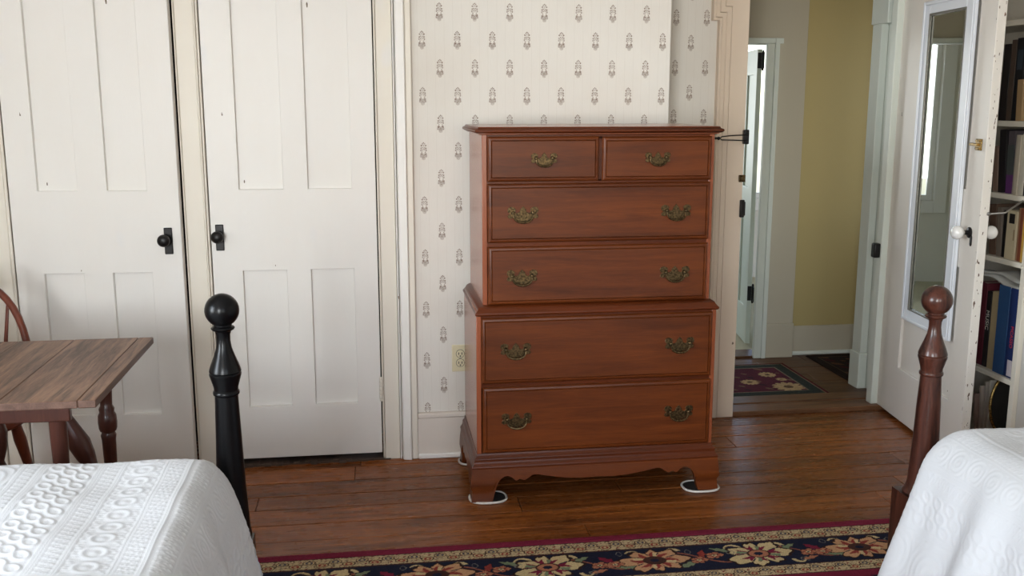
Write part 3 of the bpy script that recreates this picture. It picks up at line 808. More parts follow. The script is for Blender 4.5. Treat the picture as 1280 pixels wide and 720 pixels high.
# drawers
def drawer(x0, x1, z0, z1, yf, pulls, sc):
    x0 -= CX; x1 -= CX
    ins = [0, 0, .004, .0100, .0125, .0138, .0165]
    yy = [yf + .02, yf - .005, yf - .0105, yf - .0130, yf - .0130, yf - .0095, yf - .0135]
    dr = MB().rings([(x0 + i, x1 - i, z0 + i, z1 - i) for i in ins], yy).build('drawer', 'cherry', chest, smooth=25)
    for (px, pz) in pulls:
        px -= CX; h = [(0, .66), (.10, .50), (.20, .36), (.20, .22), (.30, .10), (.42, .05), (.50, .20), (.46, .42), (.58, .56), (.76, .62), (.94, .52), (1.0, .30), (.95, .12), (.84, .04), (.96, -.10), (.98, -.28), (.86, -.40), (.70, -.38), (.60, -.28), (.56, -.42), (.40, -.62), (.24, -.66), (.20, -.60), (.13, -.78), (0, -.90)]
        sx, sz = .057 * sc, .042 * sc
        y0 = yf - .0135
        poly = [(px + a * sx, pz + b * sz) for a, b in h] + [(px - a * sx, pz + b * sz) for a, b in reversed(h[1:-1])]
        MB().prism(poly, 'y', y0 - .0022, y0 + .001).build('handle_plate', 'brass', dr, bevel=.0007, smooth=0, seg=1)
        bl = MB(); k = .63 * sx; zt = pz + .10 * sz
        arc = []
        for q in np.linspace(0, PI, 15):
            xx = -k * math.cos(q); drop = (abs(math.sin(q)) ** .62) * .78 * sz * 1.05
            arc.append((px + xx, y0 - .012 - .004 * math.sin(q), zt - drop))
        bl.tube(arc, .0026, 8, rs=[.0022 + .0022 * math.sin(q) for q in np.linspace(0, PI, 15)])
        for s in (-1, 1):
            bl.lathe([(.0065, -.002), (.0065, .003), (.0045, .006), (.0045, .011), (.006, .013), (.0055, .017), (.002, .019)], 12, Matrix.Translation((px + s * k, y0, zt)) @ Matrix.Rotation(PI / 2, 4, 'X'))
        bl.build('handle_bail', 'brass', dr)
drawer(.410, .8145, 1.201, 1.3605, yu, [(.613, 1.281)], .84)
drawer(.8265, 1.2355, 1.201, 1.3585, yu, [(1.031, 1.281)], .84)
drawer(.410, 1.2345, .981, 1.1935, yu, [(.537, 1.086), (1.105, 1.086)], 1.0)
drawer(.410, 1.2335, .7535, .967, yu, [(.534, .857), (1.107, .857)], 1.0)
drawer(.382, 1.258, .460, .708, yl, [(.509, .587), (1.130, .589)], 1.0)
drawer(.386, 1.260, .193, .446, yl, [(.512, .321), (1.134, .323)], 1.0)
# sliders under the feet
def slider(x, y, label, a=.072, b=.058):
    t = thing('furniture_slider', label, 'slider', (x, y, 0), 0, 'sliders under the chest feet')
    def ring(k): return [(a * k * (abs(math.cos(q)) ** .75) * (1 if math.cos(q) > 0 else -1), b * k * (abs(math.sin(q)) ** .75) * (1 if math.sin(q) > 0 else -1)) for q in np.linspace(0, 2 * PI, 40, endpoint=False)]
    MB().prism(ring(.93), 'z', .0008, .0065).build('pad', 'felt', t)
    MB().tube([(p[0], p[1], .0055) for p in ring(.97)], .0045, 8, closed=True).build('rim', 'rim', t)
slider(.408, 3.525, 'white rimmed slider under the front left foot of the chest')
slider(1.242, 3.520, 'white rimmed slider under the front right foot of the chest')
slider(.392, 3.925, 'white rimmed slider under the back left foot of the chest, by the baseboard', .06, .05)

# ------------------------------------------------------------------ outlet
ol = thing('wall_outlet', 'ivory wall outlet beside the chest', 'outlet', (.350, YW, .428))
MB().box(-.035, .035, -.006, 0, -.0575, .0575).build('cover_plate', 'ivory', ol, bevel=.003)
for z in (.0195, -.0195):
    s = MB(); s.lathe([(.0165, 0), (.0165, .0075), (.0155, .0085)], 24, Matrix.Translation((0, 0, z)) @ Matrix.Rotation(PI / 2, 4, 'X'))
    so = s.build('socket', 'ivory', ol)
    MB().lathe([(.0162, .0058), (.0182, .0060), (.0182, .0068), (.0162, .0068)], 24, Matrix.Translation((0, 0, z)) @ Matrix.Rotation(PI / 2, 4, 'X')).build('socket_rim', 'slot', so)
    k = MB(); k.box(-.0082, -.0048, -.0092, -.008, z - .004, z + .006); k.box(.0048, .0082, -.0092, -.008, z - .004, z + .006)
    k.lathe([(.0032, .008), (.0032, .0092)], 10, Matrix.Translation((0, 0, z - .0095)) @ Matrix.Rotation(PI / 2, 4, 'X')); k.build('slots', 'slot', so)
MB().lathe([(.003, .006), (.003, .0075)], 10, Matrix.Rotation(PI / 2, 4, 'X')).build('screw', 'steel', ol)

# ------------------------------------------------------------------ rugs (pattern woven in as coloured pile)
def C3(r, g, b): return np.array([s2l(r), s2l(g), s2l(b)])
def grid_mesh(name, X, Y, Z, mat, col=None, smooth=True):
    """X,Y,Z arrays (n,m)"""
    n, m = X.shape
    co = np.stack([X, Y, Z], -1).reshape(-1, 3).astype(np.float32)
    i = np.arange((n - 1) * m).reshape(n - 1, m)[:, :-1]
    q = np.stack([i, i + 1, i + m + 1, i + m], -1).reshape(-1, 4).astype(np.int32)
    me = bpy.data.meshes.new(name)
    me.vertices.add(len(co)); me.vertices.foreach_set('co', co.ravel())
    me.loops.add(q.size); me.loops.foreach_set('vertex_index', q.ravel())
    me.polygons.add(len(q)); me.polygons.foreach_set('loop_start', np.arange(0, q.size, 4, dtype=np.int32))
    me.update(calc_edges=True); me.validate()
    if smooth: me.polygons.foreach_set('use_smooth', np.ones(len(q), dtype=bool))
    if col is not None:
        at = me.color_attributes.new('col', 'FLOAT_COLOR', 'POINT')
        at.data.foreach_set('color', np.concatenate([col.reshape(-1, 3), np.ones((n * m, 1))], 1).astype(np.float32).ravel())
    me.materials.append(M[mat])
    o = bpy.data.objects.new(name, me); COL.objects.link(o)
    return o
NAVY, BEIGE, WINE, PINK, GREEN, BROWN, CREAM, RUST = C3(28, 32, 52), C3(196, 174, 136), C3(122, 34, 58), C3(176, 116, 88), C3(122, 134, 104), C3(70, 44, 38), C3(206, 184, 138), C3(140, 58, 52)
def lay(col, m, c): col[m] = c
def wob(x, y, k, s=0):
    return np.sin(x * k + s) * np.cos(y * k * 1.3 + 1.7 * s) + .5 * np.sin(x * k * 2.1 + y * k * 1.7 + 2 * s)
def palmette(col, u, v, r0, petals, outer, inner, leaf, core, seed):
    th = np.arctan2(v, u); r = np.hypot(u * .74, v) / r0
    rim = .52 + .40 * np.abs(np.cos(th * petals / 2 + .2 * np.sin(th))) ** .6 + .10 * np.sin(th * 2 + seed) + .05 * np.sin(th * 17 + seed)
    lay(col, r < rim + .09, BROWN * .5); lay(col, r < rim, outer)
    mid = .50 + .22 * np.abs(np.cos(th * petals / 2 + .9)) ** .8
    lay(col, (r < mid) & (np.sin(th * petals + seed) > -.1), inner); lay(col, (r < rim * .96) & (r > .42) & (np.abs(np.sin(th * petals / 2 + .2 * np.sin(th))) > .985), NAVY)
    lay(col, (r < .62) & (np.abs(np.sin(th * 2 + .5)) < .28), leaf)
    lay(col, r < .34, BROWN); lay(col, r < .28, core); lay(col, r < .13, NAVY)
def scroll(col, u, v, c, out, R, w, a0, a1):
    r = np.hypot(u, v); th = np.arctan2(v, u)
    t = (th - a0) % (2 * PI); span = (a1 - a0) % (2 * PI)
    ww = w * (1 - .65 * t / span)
    ins = t < span
    lay(col, ins & (np.abs(r - R) < ww + .0022), out); lay(col, ins & (np.abs(r - R) < ww), c)
    dots = ins & (np.abs(r - R + ww * .9) < .0022) & (np.sin(th * 26) > .1); lay(col, dots, out)
def leafs(col, u, v, ang, L, W, c, out):
    a = u * np.cos(ang) + v * np.sin(ang); b = -u * np.sin(ang) + v * np.cos(ang)
    b = b - .25 * np.sin(a / L * 2) * W
    w = W * np.clip(1 - (a / L) ** 2, 0, 1) * (1 + .25 * np.sin(a * 260))
    lay(col, (np.abs(a) < L) & (np.abs(b) < w + .0022), out); lay(col, (np.abs(a) < L) & (np.abs(b) < w), c)
def border(col, s, t, P=.71):
    """navy border band: s along (m), t across, band half-width ~.085"""
    u0 = (s - .53) / P
    ph = (u0 - np.floor(u0)) * P
    vine = .045 * np.sin(2 * PI * ph / P * 2 + .4)
    lay(col, np.abs(t - vine) < .0042, RUST * .8); lay(col, np.abs(t - vine) < .0026, PINK * .8)
    near = lambda c: ((ph - c + P / 2) % P) - P / 2
    for (c, tt, ang, L, W, cc) in [(.105, .030, .5, .050, .011, GREEN), (.245, -.03, -.35, .055, .013, GREEN), (.46, -.042, .4, .05, .012, GREEN), (.60, .04, -.5, .045, .011, GREEN), (.16, -.05, .2, .03, .009, PINK), (.52, .02, 1.1, .032, .012, RUST), (.20, .022, -.9, .034, .013, WINE)]:
        leafs(col, near(c), t - tt, ang, L, W, cc, BROWN * .45)
    for (c, tt, R, a0, a1) in [(.075, .044, .027, .2, 3.6), (.635, .044, .027, -.4, 2.9), (.43, .05, .022, .3, 3.3), (.29, .052, .02, -.2, 2.7), (.12, -.055, .018, 3.0, 6.0)]:
        scroll(col, near(c), t - tt, CREAM, BROWN * .45, R, .0085, a0, a1)
    palmette(col, near(0), t, .088, 7, CREAM, WINE, GREEN, PINK, .3)
    palmette(col, near(.355), t, .085, 8, C3(196, 150, 112), RUST, CREAM, BROWN, 1.1)
    for c in (.17, .22, .5, .56): palmette(col, near(c), t + .02 * np.sin(c * 40), .024, 5, PINK, RUST, PINK, CREAM, c)
    for c in (.14, .25, .48, .62):   # little outlined curls
        d = np.hypot(near(c), t - .06 * np.sin(c * 31)); lay(col, np.abs(d - .012 - .003 * np.sin(s * 300)) < .0014, C3(120, 118, 112))
def guard(col, s, t, hw):
    """beige guard band, t in -hw..hw"""
    col[:] = BEIGE
    q = wob(s, t, 150); lay(col, q > .95, RUST * .9 + .02); lay(col, q < -1.05, C3(120, 110, 92))
    lay(col, np.abs(wob(s, t, 120, 1.3)) < .10, BROWN)
    zz = hw * .35 * np.sin(2 * PI * s / .085); lay(col, np.abs(t - zz) < .003, BROWN)
    per = .0425; ph = ((s / per) % 1 - .5) * per; alt = np.floor(s / per) % 2
    tt = t + (alt - .5) * hw * .55
    d = np.hypot(ph * .75, tt) / (hw * .42)
    lay(col, d < 1.0, BROWN); lay(col, d < .82, np.array(C3(196, 172, 128))); 
    lay(col, (d < .6) & (alt > .5), C3(70, 66, 78)); lay(col, (d < .6) & (alt < .5), RUST); lay(col, d < .25, CREAM)
    lay(col, (np.abs(np.abs(t) - hw * .93) < hw * .07), BROWN)

def area_rug():
    x0, x1, y1, y0 = -.78, 2.05, 3.122, 1.15
    xs = np.concatenate([np.arange(x0, -.46, .012), np.arange(-.46, 1.95, .0026), np.arange(1.95, x1 + .001, .012)])
    ys = np.concatenate([np.arange(y0, 2.55, .03), np.arange(2.55, y1 + .0005, .0026)])
    X, Y = np.meshgrid(xs, ys, indexing='xy'); col = np.zeros((*X.shape, 3))
    d = y1 - Y                                        # distance in from the far edge
    col[:] = NAVY
    # inner field: wine with scattered sprays
    f = d > .40; sub = np.tile(WINE * .8, (f.sum(), 1)); q = wob(X[f], Y[f], 40); sub[q > .8] = NAVY; sub[q < -.9] = BEIGE; col[f] = sub
    m = (d > .117) & (d <= .292); sub = np.tile(NAVY, (m.sum(), 1)); border(sub, X[m], (.2045 - d[m])); col[m] = sub
    for a, b in ((.040, .117), (.292, .36)):
        m = (d > a) & (d <= b); sub = np.zeros((m.sum(), 3)); guard(sub, X[m] + a, d[m] - (a + b) / 2, (b - a) / 2); col[m] = sub
    m = (d > .36) & (d <= .40); col[m] = WINE
    lay(col, d <= .040, WINE * 1.02)
    pile = rng.random(X.shape)
    col *= (.80 + .40 * pile)[..., None]
    Z = .0085 + .0018 * pile + .0022 * (d < .038)
    Z = np.where(d < .004, .002, Z)
    o = grid_mesh('area_rug', X, Y, Z, 'rug', col)
    return tag(o, 'navy and cream oriental rug with wine red edge on the floorboards', 'rug')
area_rug()

def hall_rug(name, label, poly_o, ux, uy, L, W, kind):
    xs = np.linspace(0, L, int(L / .006)); ys = np.linspace(0, W, int(W / .006))
    S, T = np.meshgrid(xs, ys, indexing='xy'); col = np.zeros((*S.shape, 3))
    ex = np.minimum(S, L - S); ey = np.minimum(T, W - T); e = np.minimum(ex, ey)
    if kind == 0:
        col[:] = C3(88, 30, 46)
        q = wob(S, T, 32, .4); col[q > 1.0] = C3(120, 88, 70); col[q < -1.1] = C3(54, 26, 38)
        for cx, cy, r in ((L - .17, .16, .085), (L - .19, .40, .05), (L - .34, .27, .05), (L - .60, .16, .07), (L - .05 - .1, .30, .03)):
            th = np.arctan2(T - cy, S - cx); rr = np.hypot(S - cx, T - cy) / r
            col[rr < .75 + .25 * np.abs(np.cos(th * 6))] = C3(190, 160, 116); col[rr < .3] = C3(96, 70, 50)
        col[e < .092] = C3(60, 66, 58)
        zig = (np.sin(S * 120 + T * 160) > .2) & (e < .08) & (e > .03); col[zig] = C3(38, 44, 42)
        col[(e > .088) & (e < .095)] = C3(150, 132, 108); col[e < .026] = C3(92, 30, 38); col[(e > .024) & (e < .03)] = C3(150, 132, 108)
    else:
        col[:] = C3(48, 40, 40); q = wob(S, T, 30, 2); col[q > .7] = C3(104, 72, 54); col[q < -.8] = C3(80, 34, 38); col[e < .05] = C3(44, 34, 30); col[(e > .05) & (e < .06)] = C3(96, 80, 62)
    col *= (.8 + .4 * rng.random(S.shape))[..., None]
    X = poly_o[0] + S * ux[0] + T * uy[0]; Y = poly_o[1] + S * ux[1] + T * uy[1]
    o = grid_mesh(name, X, Y, np.full(X.shape, .007) - .006 * (e < .004), 'rug', col)
    return tag(o, label, 'rug')
hall_rug('hall_runner', 'small wine red floral rug with green border just past the doorway', (1.40, 4.615), (1, 0), (.0, 1.0), .92, .63, 0)
hall_rug('hall_mat', 'dark patterned rug at the foot of the yellow hall wall', (2.52, 4.86), (1, 0), (0, 1), .8, .53, 1)

# ------------------------------------------------------------------ beds
def bed_post(zb, blk=.047):
    z = lambda d: zb - d
    P = [(.030, .0), (.034, .05), (.026, .08), (.036, .11)]
    top = [(blk * .92, .345), (.046, .36), (.0425, .38), (.0365, .50), (.0325, .62), (.0288, z(.222)), (.0288, z(.220)), (.0325, z(.217)), (.0335, z(.213)), (.0325, z(.209)), (.0300, z(.206)), (.0305, z(.198)), (.0345, z(.184)), (.0385, z(.170)), (.0398, z(.166)), (.0398, z(.162)), (.0380, z(.160)), (.0398, z(.157)), (.0392, z(.152)),
           (.0345, z(.138)), (.0265, z(.118)), (.0195, z(.097)), (.0168, z(.078)), (.0172, z(.062)), (.0205, z(.053)), (.0275, z(.049)), (.0295, z(.0455)), (.0275, z(.042)), (.0225, z(.0395))]
    n = 14
    ball = [(max(.001, .0425 * math.sin(q)), zb - .0425 * math.cos(q)) for q in np.linspace(.56, PI, n)]
    mb = MB().lathe(P, 28); mb.box(-blk, blk, -blk, blk, .11, .34); mb.lathe(top + ball, 32)
    return mb
def smooth_polyline(pts, n):
    P = np.array(pts, float)
    for _ in range(3):      # chaikin, ends kept
        Q = [P[0]]
        for a, b in zip(P[:-1], P[1:]): Q += [a * .75 + b * .25, a * .25 + b * .75]
        Q.append(P[-1]); P = np.array(Q)
    s = np.concatenate([[0], np.cumsum(np.hypot(*np.diff(P, axis=0).T))])
    return P, s

def quilt_height(a, b):
    """raised matelasse pattern; a = distance in from the roll-over line (negative on the drop), b = along the bed"""
    h = np.zeros(a.shape)
    G = lambda d, w: np.exp(-(d / w) ** 2)
    def lines(at):
        for k in at: h[...] += .7 * G(a - k, .0028)
    def zig(a0, a1, per):
        m = (a > a0) & (a < a1); w = (a1 - a0)
        q = np.abs(((b / per) % 1) * 2 - 1) * w + a0
        h[...] += m * (.9 * G(a - q, .0032) + .35)
    def chain(ac, rows, rx, ry, per):
        for r in range(rows):
            c = ac + (r - (rows - 1) / 2) * rx * 1.75
            bb = b + r * per / 2
            ph = ((bb / per) % 1 - .5) * per
            d = np.sqrt(((a - c + .35 * ph) / rx) ** 2 + (ph / ry) ** 2)
            h[...] += 1.3 * G(d - .78, .22) * (np.abs(a - c) < rx * 1.6)
    def scallop(ac, half, per, n):
        ph = ((b / per) % 1 - .5) * per
        off = np.floor(b / per) % 2
        d = np.hypot((a - ac) * .9, ph)
        m = np.abs(a - ac) < half
        h[...] += m * (.8 * np.cos(d / half * n * PI) ** 4 + .2)
    def rosette(ac, half, per):
        ph = ((b / per) % 1 - .5) * per
        d = np.hypot(a - ac, ph); th = np.arctan2(a - ac, ph)
        m = np.abs(a - ac) < half
        h[...] += m * (1.2 * G(d - half * .52, .006) + 1.0 * G(d, .008) + .8 * G(np.abs(a - ac) - half * .8 - .006 * np.cos(2 * PI * b / per * 2), .005) * (.6 + .4 * np.sin(b * 620)))
    lines([.000, .007, .050, .058]); zig(.012, .046, .018)
    rosette(.105, .043, .062)
    lines([.152, .159, .199, .206, .213]); zig(.165, .194, .020)
    chain(.272, 3, .019, .022, .052)
    lines([.330, .337, .344, .382, .389]); zig(.350, .377, .020)
    scallop(.48, .085, .17, 4.2)
    lines([.572, .579, .62, .627]); zig(.585, .615, .02)
    chain(.70, 3, .019, .022, .052); lines([.765, .772])
    scallop(.86, .08, .17, 4.2)
    # on the drop
    h *= 1.0; zig(-.055, -.012, .020); lines([-.062, -.070, -.142]); scallop(-.106, .032, .075, 2.2); lines([-.150, -.157, -.200, -.207]); zig(-.195, -.162, .022)
    chain(-.262, 3, .018, .021, .05); lines([-.318, -.325]); scallop(-.41, .075, .15, 4)
    return h

def make_quilt(name, label, prof, side, x_roll, yfoot, yhead, width, ztop, foot_prof, amp=.0016, dense_a=.70, fold=.008, dense_y=1.55, corner=None, seed=0):
    """prof: (out,drop) polyline of the aisle side from the roll-over line; side=+1 aisle side is +x, -1 aisle side is -x"""
    P, s = smooth_polyline(prof, 0); FP, fs = smooth_polyline(foot_prof, 0)
    La, Lf = s[-1], fs[-1]
    aa = np.concatenate([-np.arange(La, 0, -.0028), np.arange(0, dense_a, .0028), np.arange(dense_a, width - .1, .03), width - .1 + np.linspace(0, .6, 24)])
    # b measured from the foot roll-over line: negative on the foot drop, positive towards the head
    bb = np.concatenate([-np.arange(Lf, 0, -.006), np.arange(0, yfoot - dense_y, .0028), np.arange(yfoot - dense_y, yfoot - yhead, .03)])
    A, B = np.meshgrid(aa, bb, indexing='xy')
    out = np.interp(-A, s, P[:, 0], left=0); dropA = np.interp(-A, s, P[:, 1], left=0)
    # far side: plain rounded drop
    far = np.clip(A - (width - .1), 0, None); R = .1
    ang = np.clip(far / R, 0, PI / 2); fx = R * np.sin(ang); fd = R * (1 - np.cos(ang)) + np.clip(far - R * PI / 2, 0, None)
    fo = np.interp(-B, fs, FP[:, 0], left=0); dropB = np.interp(-B, fs, FP[:, 1], left=0)
    inx = np.where(A > 0, np.minimum(A, width - .1), 0) + fx
    X = x_roll + side * (out - inx)
    Y = yfoot + fo - np.clip(B, 0, None)
    dA = dropA + fd
    drop = np.maximum(dA, dropB) + .35 * np.minimum(dA, dropB) * np.exp(-8 * np.abs(dA - dropB))
    Z = ztop - drop + .006 * np.sin(np.clip(A, 0, width) / width * PI)
    # folds of the hanging cloth
    hang = np.clip(dropA / .25, 0, 1)
    X = X + side * hang * fold * (np.sin(B * 23 + seed) + .6 * np.sin(B * 41 + 2 + seed)) * np.clip(B * 8 + 1, .2, 1)
    if corner is not None: X, Y, Z = corner(A, B, X, Y, Z, hang)
    # soft undulation of the top
    top = np.clip(1 - dropA / .1, 0, 1)
    Z = Z + top * (.003 * np.sin(A * 19 + B * 7 + seed) + .002 * np.sin(B * 31 + seed))
    h = quilt_height(A, yfoot + B * 1.0) * amp
    # displace along the normal
    co = np.stack([X, Y, Z], -1)
    ga = np.gradient(co, axis=1); gb = np.gradient(co, axis=0)
    n = np.cross(ga, gb); n /= np.maximum(np.linalg.norm(n, axis=-1, keepdims=True), 1e-9)
    if n[len(bb) // 2, len(aa) // 2, 2] < 0: n = -n
    co = co + n * h[..., None]
    co[..., 2] = np.maximum(co[..., 2], .02)
    o = grid_mesh(name, co[..., 0], co[..., 1], co[..., 2], 'quilt')
    so = o.modifiers.new('cloth', 'SOLIDIFY'); so.thickness = .004; so.offset = -1
    return tag(o, label, 'quilt')

def bed(name, label, mat, posts, zb, rail_z, mat_rect, blk):
    (xa, xb, yh, yf) = posts
    t = thing(name, label, 'bed', ((xa + xb) / 2, (yh + yf) / 2, .0115))
    zb -= .0115
    ox, oy = (xa + xb) / 2, (yh + yf) / 2
    pm = bed_post(zb, blk)
    first = None
    for (x, y) in ((xa, yf), (xb, yf), (xa, yh), (xb, yh)):
        if first is None: o = first = pm.build('post', mat, t, smooth=35)
        else: o = first.copy(); COL.objects.link(o); o.parent = t
        o.location = (x - ox, y - oy, 0)
    for x in (xa, xb): MB().box(x - ox - .018, x - ox + .018, yh - oy + .05, yf - oy - .05, *rail_z).build('side_rail', mat, t, bevel=.004)
    for y in (yh, yf): MB().box(xa - ox + .045, xb - ox - .045, y - oy - .018, y - oy + .018, rail_z[0], rail_z[1] + .02).build('end_rail', mat, t, bevel=.004)
    MB().box(xa - ox + .045, xb - ox - .045, yh - oy - .012, yh - oy + .012, .45, .80).build('headboard', mat, t, bevel=.006)
    x0, x1, y0, y1, z0, z1 = mat_rect
    m = MB().box(-(x1 - x0) / 2, (x1 - x0) / 2, -(y1 - y0) / 2, (y1 - y0) / 2, 0, z1 - z0).build('mattress', 'ticking', None, bevel=.05, seg=4)
    m.location = ((x0 + x1) / 2, (y0 + y1) / 2, z0)
    side = 'left' if ox < 0 else 'right'
    tag(m, 'mattress lying under the white quilt of the %s bed' % side, 'mattress')
    return t
bed('turned_post_bed', 'bed with black lacquered ball top posts at the left', 'black_post', (-1.38, -.378, .42, 2.50), .969, (.24, .36), (-1.32, -.44, .47, 2.38, .30, .585), .047)
bed('turned_post_bed', 'bed with worn brown ball top post, right of the rug', 'mahog', (1.579, 2.58, .45, 2.553), .929, (.18, .31), (1.66, 2.52, .50, 2.38, .28, .565), .060)
make_quilt('bed_quilt', 'white embossed quilt draped over the left bed, beside the black post',
           [(0, 0), (.022, .004), (.045, .022), (.068, .058), (.086, .105), (.102, .16), (.118, .23), (.138, .33), (.155, .43)], 1, -.445, 2.385, .60, .93, .62,
           [(0, 0), (.03, .008), (.05, .03), (.06, .07), (.062, .20), (.062, .26)], seed=.4)
make_quilt('bed_quilt', 'white embossed quilt draped over the right bed, beside the brown post',
           [(0, 0), (.03, .006), (.07, .03), (.10, .07), (.115, .12), (.135, .20), (.165, .29), (.195, .38), (.225, .47)], -1, 1.60, 2.36, .60, .95, .60,
           [(0, 0), (.03, .008), (.05, .03), (.06, .07), (.062, .20), (.062, .26)], seed=1.9, fold=.014, amp=.0012)

# ------------------------------------------------------------------ gate-leg table
tb = thing('drop_leaf_table', 'oak drop leaf table with turned legs behind the left bed', 'table', (-1.2, 2.88, 0))
def T(x, y, z): return (x + 1.2, y - 2.88, z)
bx_ = [-1.70, -1.53, -1.31, -1.112, -.944, -.749, -.704]
for a, b in zip(bx_[:-1], bx_[1:]):
    brd = MB().box(a + 1.2 + .0006, b + 1.2 - .0006, 2.532 - 2.88, 3.222 - 2.88, .719, .740 + random.uniform(-.0006, .0004)).build('top_board', 'oak', tb, bevel=.0025)
    brd.data.materials.append(M['oak_edge'])
    for p in brd.data.polygons:
        if abs(p.normal.y) > .9 or p.normal.x > .9: p.material_index = 1      # darker end grain and worn edge
MB().box(-1.62 + 1.2, -.79 + 1.2, 2.60 - 2.88, 2.622 - 2.88, .665, .718).build('apron', 'leg_wood', tb, bevel=.003)
MB().box(-1.62 + 1.2, -.79 + 1.2, 3.12 - 2.88, 3.142 - 2.88, .665, .718).build('apron', 'leg_wood', tb, bevel=.003)
LP = [(0, .018), (.10, .019), (.22, .021), (.30, .018), (.34, .015), (.40, .019), (.43, .0225), (.445, .018), (.46, .0225), (.475, .018), (.50, .019), (.62, .021), (.64, .0235), (.655, .019), (.66, .024), (.672, .027), (.70, .0285), (.73, .027), (.745, .022), (.76, .0235), (.775, .018), (.80, .0185), (.88, .021), (.90, .0235), (.915, .0185), (.925, .0235), (.94, .019), (1.0, .018)]
for (x, y) in ((-.832, 3.10), (-1.58, 2.64), (-1.58, 3.10)):
    MB().turned(T(x, y, 0), T(x, y, .718), LP, 20).build('leg', 'leg_wood', tb)
LP2 = [(0, .019), (.3, .02), (.61, .021), (.63, .0255), (.645, .020), (.66, .0255), (.675, .020), (.69, .019), (.85, .022), (.95, .022), (1, .022)]
MB().turned(T(-.832, 2.635, 0), T(-.832, 2.635, .718), LP2, 20).build('leg', 'leg_wood', tb)
LP3 = [(0, .02), (.45, .022), (.5, .03), (.53, .022), (.56, .03), (.60, .032), (.625, .024), (.64, .020), (.70, .032), (.76, .036), (.82, .026), (.88, .018), (.94, .021), (1, .022)]
MB().turned(T(-1.092, 2.90, 0), T(-1.092, 2.90, .718), LP3, 20).build('leg', 'leg_wood', tb)
MB().turned(T(-1.092, 2.90, .36), T(-.86, 2.90, .32), [(0, .010), (.12, .013), (.2, .020), (.25, .012), (.4, .011), (.62, .022), (.8, .026), (.92, .018), (1, .012)], 16).build('stretcher', 'leg_wood', tb)
MB().turned(T(-.70, 3.0, .0), T(-.96, 2.98, .66), [(0, .018), (.3, .02), (.48, .022), (.50, .032), (.53, .030), (.55, .022), (.57, .026), (.60, .018), (.66, .028), (.72, .033), (.78, .026), (.86, .017), (.95, .016), (1, .016)], 18).build('gate_leg', 'leg_wood', tb)

# ------------------------------------------------------------------ windsor chair behind the table
ch = thing('windsor_chair', 'reddish bow back chair behind the oak table, at the left edge', 'chair', (-1.392, 3.36, 0))
se = MB(); pts = [(.215 * math.cos(q) * (1 + .06 * math.cos(2 * q)), .205 * math.sin(q)) for q in np.linspace(0, 2 * PI, 36, endpoint=False)]
se.prism(pts, 'z', .425, .46); se.build('seat', 'chair_wood', ch, bevel=.012, seg=3)
bow = []
for q in np.linspace(0, PI, 25): bow.append((.205 * math.cos(q) * (1.0 if math.sin(q) < .2 else 1.02), .15 + .10 * math.sin(q), .46 + .41 * math.sin(q) ** .75))
MB().tube(bow, .0125, 10).build('bow', 'chair_wood', ch)
for k in range(7):
    x = -.13 + k * .0433; q = math.acos(x / .205 / 1.02)
    top = (x, .15 + .10 * math.sin(q), .46 + .41 * math.sin(q) ** .75)
    MB().turned((x * .8, .165, .45), top, [(0, .006), (.35, .0085), (1, .005)], 8).build('spindle', 'chair_wood', ch)
for sx in (-1, 1):
    for sy in (-1, 1):
        MB().turned((sx * .20, sy * .2, 0), (sx * .14, sy * .13, .435), [(0, .012), (.25, .016), (.42, .021), (.46, .014), (.48, .020), (.52, .015), (.75, .021), (.9, .016), (1, .013)], 14).build('leg', 'chair_wood', ch)
    MB().turned((sx * .178, -.175, .17), (sx * .178, .175, .17), [(0, .008), (.5, .014), (1, .008)], 10).build('stretcher', 'chair_wood', ch)
MB().turned((-.178, 0, .17), (.178, 0, .17), [(0, .008), (.5, .014), (1, .008)], 10).build('stretcher', 'chair_wood', ch)

# ------------------------------------------------------------------ bookcase and books along the right wall
XB, DEPB = 2.575, .27
YN, YFB = 3.585, 4.34
bc = thing('bookcase', 'cream painted bookcase behind the open door on the right', 'bookcase', (XB, 3.96, 0))
def B(x): return x - XB
SH = [.06, .357, .844, 1.110, 1.405, 1.805, 2.08]
MB().box(0, DEPB, YN - .022 - 3.96, YN - 3.96, 0, 2.1).build('side_panel', 'panel_grey', bc, bevel=.002)
MB().box(-.004, .018, YN - .024 - 3.96, YN + .004 - 3.96, 0, 2.1).build('face_strip', 'shelf_paint', bc, bevel=.002)
MB().box(0, DEPB, YFB - .02 - 3.96, YFB - 3.96, 0, 2.1).build('side_panel', 'panel_grey', bc, bevel=.002)
MB().box(DEPB - .01, DEPB, YN - 3.96, YFB - .02 - 3.96, 0, 2.1).build('back_panel', 'shelf_paint', bc, smooth=0)
for z in SH: MB().box(0.002, DEPB - .01, YN - 3.96, YFB - .02 - 3.96, z - .022, z).build('shelf', 'shelf_paint', bc, bevel=.002)
bookm = {}
def bmat(r, g, b):
    k = (r, g, b)
    if k not in bookm: bookm[k] = mat_plain('book_cover_%d' % len(bookm), rgb(r, g, b), .5, mott=.18, nscale=30)
    return bookm[k]
